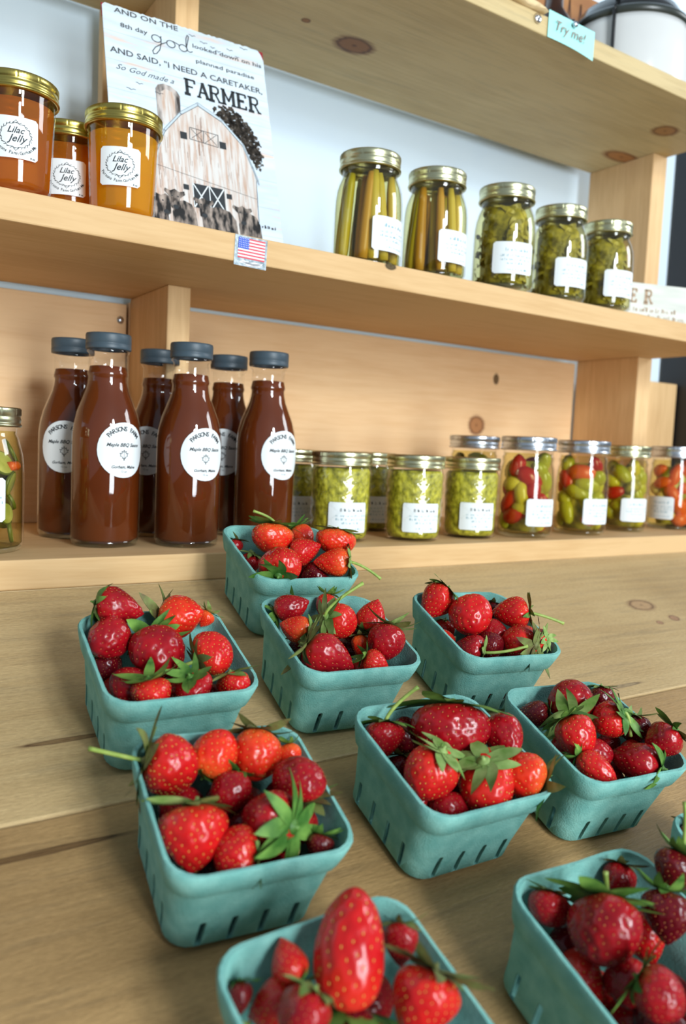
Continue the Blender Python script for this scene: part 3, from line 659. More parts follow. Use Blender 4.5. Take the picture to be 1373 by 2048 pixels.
for (cx, w, hx, hy) in ((47, 19, 55, 60), (76, 26, 66, 68), (117, 40, 99, 64), (154, 26, 146, 64)):
    body = [(cx-w/2, 18), (cx-w/2-1, 45), (cx-w/3, 58), (cx, 61), (cx+w/3, 58), (cx+w/2, 48), (cx+w/2+1, 30), (cx+w/2-2, 18)]
    head = [(hx-5, hy-18), (hx-5.5, hy-6), (hx-12, hy+1), (hx-11, hy+4), (hx-5, hy+2), (hx, hy+5), (hx+5, hy+2), (hx+11, hy+4), (hx+12, hy), (hx+5.5, hy-6), (hx+5, hy-18), (hx, hy-22)]
    printed('cow_print', poly(body), cow, .0009); printed('cow_print', poly(head), cow, .0011)
    printed('muzzle_print', merge2([poly(ell(hx, hy-17, 3.2, 2.6)), poly(ell(hx-3.4, hy-4, 1, 1)), poly(ell(hx+3.4, hy-4, 1, 1))]), M['ink'], .0012)
bd = []
for x, y, s_ in ((26, 186, 5), (58, 190, 4.6), (36, 196, 4), (104, 281, 4), (118, 276, 4.5), (129, 273, 3), (136, 270, 3), (151, 277, 4), (170, 285, 5), (160, 270, 2.5)):
    bd.append(line2([((x-s_)*mm, (y+1.6)*mm), ((x-s_*.4)*mm, (y+1.4)*mm), (x*mm, y*mm), ((x+s_*.5)*mm, (y+1.6)*mm), ((x+s_)*mm, (y+1.4)*mm)], .0006))
printed('bird_print', merge2(bd), blk, .0004)
printed('signature_print', scribble(.178, .046, .018, .004, rnd), blk, .0004)

# ------------------------------------------------------------------ flag sticker on the shelf edge
fl = empty('flag_sticker'); fl.matrix_basis = Matrix.Translation((.3415, -.0008, .1735)) @ Matrix.Rotation(radians(-90), 4, 'X') @ Matrix.Scale(1, 4)
fl.matrix_basis = Matrix(((1, .06, 0, .3425), (0, 0, -1, -.0004), (0, 1, 0, .1722), (0, 0, 0, 1)))
tag(fl, 'small foil sticker with a red, white and blue flag on the shelf edge', 'sticker')
def fp(name, vf, mat, z):
    return mk(name, [(x, y, z) for x, y in vf[0]], vf[1], mat, fl, smooth=False)
foil = noisy('silver_foil', lin(150, 170, 180), lin(230, 238, 240), scale=240, rough=.25); foil.node_tree.nodes['Principled BSDF'].inputs['Metallic'].default_value = .8
v, f = box(0, .0350, 0, .0292, 0, .0003); mk('foil', v, f, foil, fl, smooth=False)
fr = plain('flag_red', lin(206, 70, 84), .4); fb = plain('flag_blue', lin(52, 88, 190), .4); fw = plain('flag_white', lin(236, 236, 240), .4)
fp('flag_ground', rect2(.0035, .0325, .0075, .0272), fw, .0005)
fp('flag_stripes', merge2([rect2(.0035, .0325, .0272-.0197*(2*k+1)/13, .0272-.0197*(2*k)/13) for k in range(7)]), fr, .0007)
fp('flag_canton', rect2(.0035, .0150, .0272-.0197*7/13, .0272), fb, .0009)
st = []
for r_ in range(5):
    for c_ in range(6): st.append(rect2(.0046+c_*.0018, .0052+c_*.0018, .0260-r_*.002, .0266-r_*.002))
fp('flag_stars', merge2(st), fw, .0010)
fp('foil_crinkle', merge2([poly([(rnd.uniform(1, 33), rnd.uniform(.5, 6)) for _ in range(3)]) for k in range(16)]), fw, .0006)

# ------------------------------------------------------------------ sticky note, screw, live edge, crock on the top shelf
nt_ = empty('sticky_note'); nt_.matrix_basis = Matrix(((1, .02, 0, .7615), (.0, 0, -1, YF3-.0012), (-.02, 1, 0, .5165), (0, 0, 0, 1)))
tag(nt_, 'pale turquoise handwritten note pinned on the top shelf edge', 'note')
V, Fc = [], []
for j in range(7):
    for i in range(11): V.append((.0845*i/10, .0325*j/6+(-.0035*(i/10) if j < 1 else 0), .0025*sin(pi*i/10)*(1-j/6)+.0004))
for j in range(6):
    for i in range(10): a = j*11+i; Fc.append((a, a+1, a+12, a+11))
cy = plain('turquoise_paper', lin(164, 232, 226), .6)
mk('paper', V, Fc, cy, nt_)
v, f = text('Try me!', .0175, shear=.25, align='LEFT'); mk('handwriting', [(x+.008, y+.0105, .0034) for x, y in v], f, plain('brown_pen', lin(140, 110, 100), .6), nt_, smooth=False)
v, f = lathe([(0, 0), (.0015, 0), (.0018, .003), (.004, .0035), (.0035, .006), (0, .0065)], 16); mk('pin', [(x+.043, y+.027, z+.0006) for x, y, z in v], f, M['silver'], nt_)
V, Fc = [], []; nx, ny = 24, 10
lw_ = random.Random(5)
for i in range(nx+1):
    x = .55+.205*i/nx; top = .020+.012*sin(i*.7)+lw_.uniform(-.002, .002); 
    if i > nx-4: top *= (nx-i)/4+.05
    for j in range(ny+1):
        t = j/ny; V.append((x, .004+.09*t+.003*sin(i*1.3), S3T+top*sin(pi*min(1, .12+t*.9))+.0002))
for i in range(nx):
    for j in range(ny): a = i*(ny+1)+j; Fc.append((a, a+ny+1, a+ny+2, a+1))
k0 = len(V); V += [(x, y, S3T+.0002) for x, y, z in V[:k0]]; Fc += [tuple(q+k0 for q in f)[::-1] for f in Fc[:]]
for i in range(nx): a = i*(ny+1); Fc.append((a+k0, a+ny+1+k0, a+ny+1, a)); c = a+ny; Fc.append((c, c+ny+1, c+ny+1+k0, c+k0))
Fc += [tuple([j for j in range(ny+1)]+[j+k0 for j in range(ny, -1, -1)]), tuple([nx*(ny+1)+j for j in range(ny, -1, -1)]+[nx*(ny+1)+j+k0 for j in range(ny+1)])]
slab_ = mk('bark_slab', V, Fc, noisy('bark_and_sapwood', lin(96, 78, 50), lin(222, 196, 150), scale=34, rough=.8, bump=.002, bscale=80, stretch=(.4, 1, 1), lo=.38, hi=.5))
tag(slab_, 'rough light wood slab with bark, lying on the top shelf left of the note', 'wood slab')
v, f = lathe([(0, 0), (.0055, 0), (.0062, .001), (.005, .0028), (.002, .0034), (0, .0026)], 12)
o = mk('screw', [(.7435+x, YF3-.0002-z, .5325+y) for x, y, z in v], f, plain('bright_steel', (.8, .8, .82, 1), .15, 1)); tag(o, 'shiny screw head in the top shelf edge, beside the turquoise note', 'screw')

CX, CY, CR = 1.0972, .165, .0955
ck = empty('crock', (CX, CY, S3T)); tag(ck, 'white stoneware crock with black lid and black strap on the top shelf', 'crock')
zt = .6730-S3T
ce = noisy('cream_glaze', lin(206, 206, 204), lin(216, 216, 214), scale=5, rough=.15); bl = plain('glossy_black', (.012, .012, .012, 1), .2); dg = plain('dark_grey_rim', lin(52, 56, 52), .3)
mk('body', *lathe([(0, 0), (CR*.90, 0), (CR*.96, .003), (CR*1.0, .02), (CR*1.02, .06), (CR*1.0, zt-.015), (CR*.985, zt-.005), (0, zt-.005)], 72), ce, ck)
mk('rim', *lathe([(CR*.97, zt-.006), (CR*1.02, zt-.004), (CR*1.03, zt+.003), (CR*.98, zt+.008), (CR*.9, zt+.008)], 72), dg, ck)
mk('crock_lid', *lathe([(CR*.95, zt+.006), (CR*.92, zt+.012), (CR*.8, zt+.03), (CR*.5, zt+.045), (CR*.2, zt+.05), (CR*.16, zt+.06), (CR*.2, zt+.07), (0, zt+.075)], 60), bl, ck)
ang = atan2(CAMP.y-CY, CAMP.x-CX)
sx_, sy_ = cos(ang-.20), sin(ang-.20)
V, Fc = tube([(sx_*CR*1.04, sy_*CR*1.04, .001), (sx_*CR*1.06, sy_*CR*1.06, .05), (sx_*CR*1.06, sy_*CR*1.06, zt), (sx_*CR*.95, sy_*CR*.95, zt+.02), (sx_*CR*.6, sy_*CR*.6, zt+.045)], .0028, 8); mk('strap', V, Fc, bl, ck)
hx, hy = cos(ang-1.35), sin(ang-1.35)
V, Fc = tube([(hx*CR*.98, hy*CR*.98, zt-.012), (hx*(CR+.018), hy*(CR+.018), zt-.008), (hx*(CR+.024), hy*(CR+.024), zt+.008), (hx*(CR+.014), hy*(CR+.014), zt+.022), (hx*CR*.9, hy*CR*.9, zt+.02)], .010, 12); mk('handle', V, Fc, bl, ck)
bj = empty('brown_bottle', (.965, .20, S3T)); tag(bj, 'dark brown glass bottle beside the crock on the top shelf', 'bottle')
mk('body', *lathe([(0, 0), (.034, 0), (.037, .004), (.037, .10), (.03, .125), (.014, .15), (.013, .18), (0, .18)], 40), noisy('dark_brown_glass', lin(30, 14, 6), lin(70, 36, 12), scale=20, rough=.15), bj)
mk('cap', *lathe([(.0145, .17), (.016, .171), (.016, .192), (.014, .194), (0, .194)], 32), bl, bj)
wb = empty('carved_board', (1.30, .262, S3T)); 
v, f = box(-.12, .12, 0, .012, 0, .26, bev=.002)
wb.location = (1.105, .285, S3T); tag(wb, 'orange brown carved wooden board standing behind the crock', 'board')
mk('board', v, f, noisy('orange_brown_wood', lin(150, 96, 50), lin(176, 120, 66), scale=30, rough=.6, stretch=(.3, 1, 1)), wb, smooth=False)
cv = merge2([line2([(x, .02), (x+.014*sgn_, .12), (x, .24)], .003) for x in [-.10+.028*k for k in range(8)] for sgn_ in (-1, 1)])
mk('carving', [(x, -.0004, y) for x, y in cv[0]], [q[::-1] for q in cv[1]], plain('burnt_line', lin(70, 36, 20), .7), wb, smooth=False)

# ------------------------------------------------------------------ small lettered sign at the right end of the upper shelf
er = empty('lettered_sign'); a_ = Vector((1.09, .018, 0))-Vector((.992, .050, 0)); a_.normalize()
er.matrix_basis = Matrix(((a_.x, 0, -a_.y*-1, .990), (a_.y, 0, -a_.x*1, .0510), (0, 1, 0, S2T), (0, 0, 0, 1)))
nrm = Vector((a_.y, -a_.x, 0)); er.matrix_basis = Matrix(((a_.x, 0, nrm.x, .9885), (a_.y, 0, nrm.y, .0515), (0, 1, 0, S2T+.0003), (0, 0, 0, 1)))
tag(er, 'small whitewashed wooden sign with brown letters at the right end of the shelf', 'sign')
v, f = box(0, .19, 0, .0560, -.012, 0, bev=.001); mk('panel', v, f, noisy('whitewashed_wood', lin(196, 198, 190), lin(222, 222, 212), scale=30, rough=.7, stretch=(.3, 2, 1)), er, smooth=False)
br_ = plain('faded_brown_paint', lin(176, 150, 124), .7)
def slab2(word, x, y, cap, adv, lw):
    vf = slab(word, x, y, cap, adv, lw); return vf
mk('lettering', [(x, y, .0004) for x, y in slab2('ER', 16, 28, 18, 25, 5)[0]], slab2('ER', 16, 28, 18, 25, 5)[1], br_, er, smooth=False)
s_ = merge2([scribble(.050, .015, .09, .006, rnd), scribble(.070, .005, .08, .006, rnd)]); mk('small_lettering', [(x, y, .0004) for x, y in s_[0]], s_[1], br_, er, smooth=False)

# ------------------------------------------------------------------ moulded pulp cartons
def ring(a, c, z, n=5, m=7, wob=0.0, seed=0):
    """rounded square, half side a, corner radius c"""
    P = []; rr = random.Random(seed)
    cs = [(1, 1, 0), (-1, 1, 90), (-1, -1, 180), (1, -1, 270)]
    for q, (sx, sy, a0) in enumerate(cs):
        for i in range(n+1):
            t = radians(a0+90*i/n); P.append((sx*(a-c)+c*cos(t), sy*(a-c)+c*sin(t)))
        nx = cs[(q+1) % 4]; e0 = P[-1]; t = radians(nx[2]); e1 = (nx[0]*(a-c)+c*cos(t), nx[1]*(a-c)+c*sin(t))
        for i in range(1, m): P.append((e0[0]+(e1[0]-e0[0])*i/m, e0[1]+(e1[1]-e0[1])*i/m))
    return [(x*(1+rr.uniform(-wob, wob)), y*(1+rr.uniform(-wob, wob)), z+rr.uniform(-wob, wob)*.06) for x, y in P]
def carton_mesh():
    A = lambda z: BBOT/2+(BS/2-.0035-BBOT/2)*z/BH; t = .0019; lz = .048
    rows = [ring(BBOT/2-.010, .010, 0), ring(BBOT/2-.002, .013, .0012), ring(A(.005)+.0005, .014, .005)]
    for z in (.015, .026, .037, lz-.002): rows.append(ring(A(z), .0145, z))
    rows += [ring(A(lz)+.0006, .015, lz), ring(A(lz)+.0026, .016, lz+.002), ring(BS/2-.0012, .0165, BH-.008), ring(BS/2, .017, BH-.0015, wob=.0035, seed=4), ring(BS/2-.0006, .017, BH, wob=.0045, seed=5),
             ring(BS/2-.0025, .0165, BH, wob=.004, seed=6), ring(BS/2-.0040, .0155, BH-.008), ring(A(lz)+.0026-t-.0006, .0145, lz+.002), ring(A(lz)-t, .014, lz)]
    for z in (.037, .026, .015, .006): rows.append(ring(A(z)-t, .013, z))
    rows += [ring(BBOT/2-.004, .012, .0032), ring(BBOT/2-.012, .010, .0022)]
    n = len(rows[0]); V = [p for r in rows for p in r]; Fc = []
    for j in range(len(rows)-1):
        for i in range(n): k = (i+1) % n; Fc.append((j*n+i, j*n+k, (j+1)*n+k, (j+1)*n+i))
    Fc.append(tuple(range(n))[::-1]); Fc.append(tuple((len(rows)-1)*n+i for i in range(n)))
    o = mk('berry_carton', V, Fc, M['pulp'])
    cut = []
    for q in range(4):
        for x in (-.027, -.009, .009, .027):
            R_ = Matrix.Rotation(q*pi/2, 4, 'Z')
            ys = BBOT/2; v, f = box(x-.0019, x+.0019, -ys-.012, -ys+.007, .0045, .0240, bev=.0012); cut.append(([R_ @ p for p in v], f))
    v, f = merge(cut); c = mk('cutter', v, f)
    md = o.modifiers.new('b', 'BOOLEAN'); md.operation = 'DIFFERENCE'; md.object = c; md.solver = 'EXACT'
    dg_ = bpy.context.evaluated_depsgraph_get(); dg_.update(); me = bpy.data.meshes.new_from_object(o.evaluated_get(dg_))
    o.modifiers.clear(); o.data = me; bpy.data.objects.remove(c)
    me.polygons.foreach_set('use_smooth', [True]*len(me.polygons))
    try: me.set_sharp_from_angle(angle=radians(50))
    except Exception: pass
    return o
CARTONS = [('A', .3699, -.0682, -.0529, 'in the rearmost carton', 'rearmost teal berry carton, touching the lower shelf edge'),
 ('B', .2026, -.2047, -.0399, "in the back row's left carton", 'teal berry carton at the left of the back row, wood bare beside it'),
 ('C', .3466, -.2024, -.0696, "in the back row's middle carton", 'teal berry carton in the middle of the back row, before the rearmost carton'),
 ('D', .4950, -.2126, -.0995, "in the back row's right carton", 'teal berry carton at the right of the back row, open table behind it'),
 ('G', .1974, -.3442, -.0890, "in the middle row's left carton", 'teal berry carton at the left of the middle row'),
 ('E', .3515, -.3471, -.0220, "in the middle row's centre carton", 'teal berry carton in the centre of the middle row'),
 ('F', .4828, -.3564, -.0795, "in the middle row's right carton", 'teal berry carton at the right of the middle row'),
 ('H', .1960, -.4843, .0270, "in the front row's left carton", 'blurred teal berry carton cut off by the lower edge of the photo'),
 ('I', .3595, -.5017, -.0400, "in the front row's right carton", 'teal berry carton in the lower right corner of the photo'),
 ('J', .5055, -.4977, -.0500, 'in the carton at the right edge', 'teal berry carton of which only a corner shows at the right edge')]
ct = carton_mesh(); WHERE = {}
for i, (k, u, v_, ph, wh, lb) in enumerate(CARTONS):
    o = ct if i == 0 else ct.copy()
    if i: COL.objects.link(o)
    o.matrix_basis = TM @ Matrix.Translation((u, v_, .0003)) @ Matrix.Rotation(ph, 4, 'Z')
    tag(o, lb, 'berry carton', 'moulded pulp cartons of strawberries on the table'); WHERE[k] = wh

# ------------------------------------------------------------------ strawberries
def berry_mesh(seed, kind):
    """unit berry: length 1 along z (cap end up), width 1; dimples with a seed in each"""
    rnd = random.Random(seed); nu, nv = 64, 44
    ph = [rnd.uniform(0, 6.28) for _ in range(5)]
    tm, pe, qe = {'cone': (.66, 1.55, .78), 'round': (.58, 1.9, .55), 'broad': (.60, 2.0, .52)}[kind]
    def R(t, a):   # t 0 at the tip, 1 at the shoulder
        base = .5*((1-(1-t/tm)**pe)**qe if t < tm else max(0, 1-((t-tm)/(1-tm))**2.5)**.5)
        l = 1+.035*sin(2*a+ph[0])+.022*sin(3*a+ph[1]+3*t)+.012*sin(5*a+ph[2]+5*t)
        if kind == 'broad': l *= 1+.10*cos(2*a+ph[3])-.05*math.exp(-((((a+ph[4]) % 6.283)-3.14)/.35)**2)
        return base*l
    def pos(t, a): r = R(t, a); return Vector((r*cos(a), r*sin(a), t-.5+(.03*sin(a+ph[0]))*t-(.06*max(0, .35-r)*(t > .8))))
    seeds = []; ns = {'cone': 130, 'round': 120, 'broad': 150}[kind]
    for i in range(ns):
        t = .03+.90*((i+.5)/ns)**.82; a = i*2.39996+rnd.uniform(-.12, .12); seeds.append((t+rnd.uniform(-.008, .008), a % (2*pi)))
    sp = [pos(t, a) for t, a in seeds]
    V, Fc = [], []
    for j in range(nv+1):
        t = (j/nv); t = .5-.5*cos(pi*(t*.96+.02))
        for i in range(nu):
            V.append(pos(t, 2*pi*i/nu))
    # dimples
    ctr = Vector((0, 0, 0)); sg2 = .033
    buckets = {}
    for p in sp: buckets.setdefault((round(p.x*8), round(p.y*8), round(p.z*8)), []).append(p)
    for k, p in enumerate(V):
        b = (round(p.x*8), round(p.y*8), round(p.z*8)); d = 0
        for ix in (-1, 0, 1):
            for iy in (-1, 0, 1):
                for iz in (-1, 0, 1):
                    for s in buckets.get((b[0]+ix, b[1]+iy, b[2]+iz), ()):
                        q = (p-s).length_squared
                        if q < .01: d += math.exp(-q/(2*sg2*sg2))
        nrm = Vector((p.x, p.y, p.z*.55)).normalized(); V[k] = p-nrm*min(d, 1.2)*.030
    for j in range(nv):
        for i in range(nu): k = (i+1) % nu; Fc.append((j*nu+i, j*nu+k, (j+1)*nu+k, (j+1)*nu+i))
    Fc.append(tuple(range(nu))[::-1]); Fc.append(tuple(nv*nu+i for i in range(nu)))
    fm = [0]*len(Fc)
    for p in sp:
        nrm = Vector((p.x, p.y, p.z*.55)).normalized(); up = (Vector((0, 0, 1))-nrm*nrm.z); up = up.normalized() if up.length > .01 else Vector((1, 0, 0)); sd = nrm.cross(up)
        c = p-nrm*.016; k = len(V)
        V += [c+up*.021, c+sd*.012, c-up*.018, c-sd*.012, c+nrm*.008, c-nrm*.008]
        for a_, b_ in ((0, 1), (1, 2), (2, 3), (3, 0)): Fc.append((k+a_, k+b_, k+4)); Fc.append((k+b_, k+a_, k+5)); fm += [1, 1]
    me = bpy.data.meshes.new('strawberry'); me.from_pydata([tuple(v) for v in V], [], Fc)
    me.materials.append(M['skinR']); me.materials.append(M['seed'])
    me.polygons.foreach_set('use_smooth', [True]*len(Fc)); me.polygons.foreach_set('material_index', fm); me.update(); return me
BM = {'cone': [berry_mesh(s, 'cone') for s in (1, 2, 3)], 'round': [berry_mesh(s, 'round') for s in (4, 5, 6)], 'broad': [berry_mesh(s, 'broad') for s in (7, 8)]}
def calyx_mesh(seed, mat, spread):
    rnd = random.Random(seed); V, Fc = [], []; n = rnd.choice((9, 10, 11))
    for q in range(n):
        a = 2*pi*q/n+rnd.uniform(-.18, .18); ln_ = rnd.uniform(.32, .54); w = rnd.uniform(.065, .10); lift = rnd.uniform(-.12, .42)*spread; tw = rnd.uniform(-.9, .9); sw = rnd.uniform(-.28, .28)
        er_ = Vector((cos(a), sin(a), 0)); et = Vector((-sin(a), cos(a), 0)); k = len(V); ns = 7
        for i in range(ns+1):
            t = i/ns; r = .045+ln_*t; z = .485+.03*t-(.34*t*t)*(1-spread*.8)+lift*t*t*1.1+.02
            ww = w*(sin(pi*min(1, .16+.84*t))**.75)*(1 if t < .98 else .1)
            sdir = (et*cos(tw*t)+Vector((0, 0, 1))*sin(tw*t))
            c = er_*r+et*(sw*t*t)+Vector((0, 0, z)); V += [c-sdir*ww, c-Vector((0, 0, .018*(1-t))), c+sdir*ww]
        for i in range(ns): 
            b = k+3*i; Fc += [(b, b+1, b+4, b+3), (b+1, b+2, b+5, b+4)]
    # thickness
    nv_ = len(V); nf = len(Fc); V += [v-Vector((0, 0, .011)) for v in V]; Fc += [tuple(i+nv_ for i in f)[::-1] for f in Fc[:nf]]
    hub = lathe([(0, .475), (.07, .49), (.075, .515), (.04, .53), (.022, .56), (.018, .60), (0, .60)], 14); kk = len(V)
    V += [Vector(v) for v in hub[0]]; Fc += [tuple(i+kk for i in f) for f in hub[1]]
    me = bpy.data.meshes.new('calyx'); me.from_pydata([tuple(v) for v in V], [], Fc); me.materials.append(mat); me.polygons.foreach_set('use_smooth', [True]*len(Fc)); me.update(); return me
CM = [calyx_mesh(s, M[m], sp_) for s, m, sp_ in ((1, 'leaf', .6), (2, 'leaf', .9), (3, 'leaf2', .7), (4, 'leaf2', 1.0), (5, 'leaf3', .8), (6, 'leaf', .45), (7, 'leaf2', .5))]
BR = random.Random(77)
def berry(P, dr, ln_, wd, colr, stem, label, group, cal=True):
    kind = 'broad' if wd > ln_*1.1 else ('round' if ln_ > wd*1.35 else 'cone' if ln_ > wd*1.14 else BR.choice(('cone', 'round', 'round')))
    o = bpy.data.objects.new('strawberry', BR.choice(BM[kind])); COL.objects.link(o)
    z = -Vector(dr).normalized(); x = z.cross(Vector((BR.uniform(-1, 1), BR.uniform(-1, 1), BR.uniform(-1, 1)))).normalized(); y = z.cross(x)
    wx = wd*1.01
    o.matrix_basis = Matrix(((x.x*wx, y.x*wx, z.x*ln_, P[0]), (x.y*wx, y.y*wx, z.y*ln_, P[1]), (x.z*wx, y.z*wx, z.z*ln_, P[2]), (0, 0, 0, 1)))
    o.material_slots[0].link = 'OBJECT'; o.material_slots[0].material = M['skin'+colr]
    if colr in 'DM' : o.material_slots[1].link = 'OBJECT'; o.material_slots[1].material = M['seed_r']
    tag(o, label, 'strawberry', group)
    if cal:
        c = bpy.data.objects.new('calyx', BR.choice(CM)); COL.objects.link(c); c.parent = o; s = BR.uniform(1.2, 1.6); c.scale = (s, s, 1)
    if stem:
        inv = o.matrix_basis.inverted(); a = Vector((0, 0, .53)); e = inv @ Vector(stem)
        top = Vector((0, 0, .53+.35*(e-a).length)); pts = bez(a, (a+e)/2*.4+top*.6, e, 12)
        W_ = [o.matrix_basis @ p for p in pts]; v, f = tube(W_, [.0013]*12+[.0016], 8)
        mk('stem', [inv @ p for p in v], f, M['stem'], o)
    return o
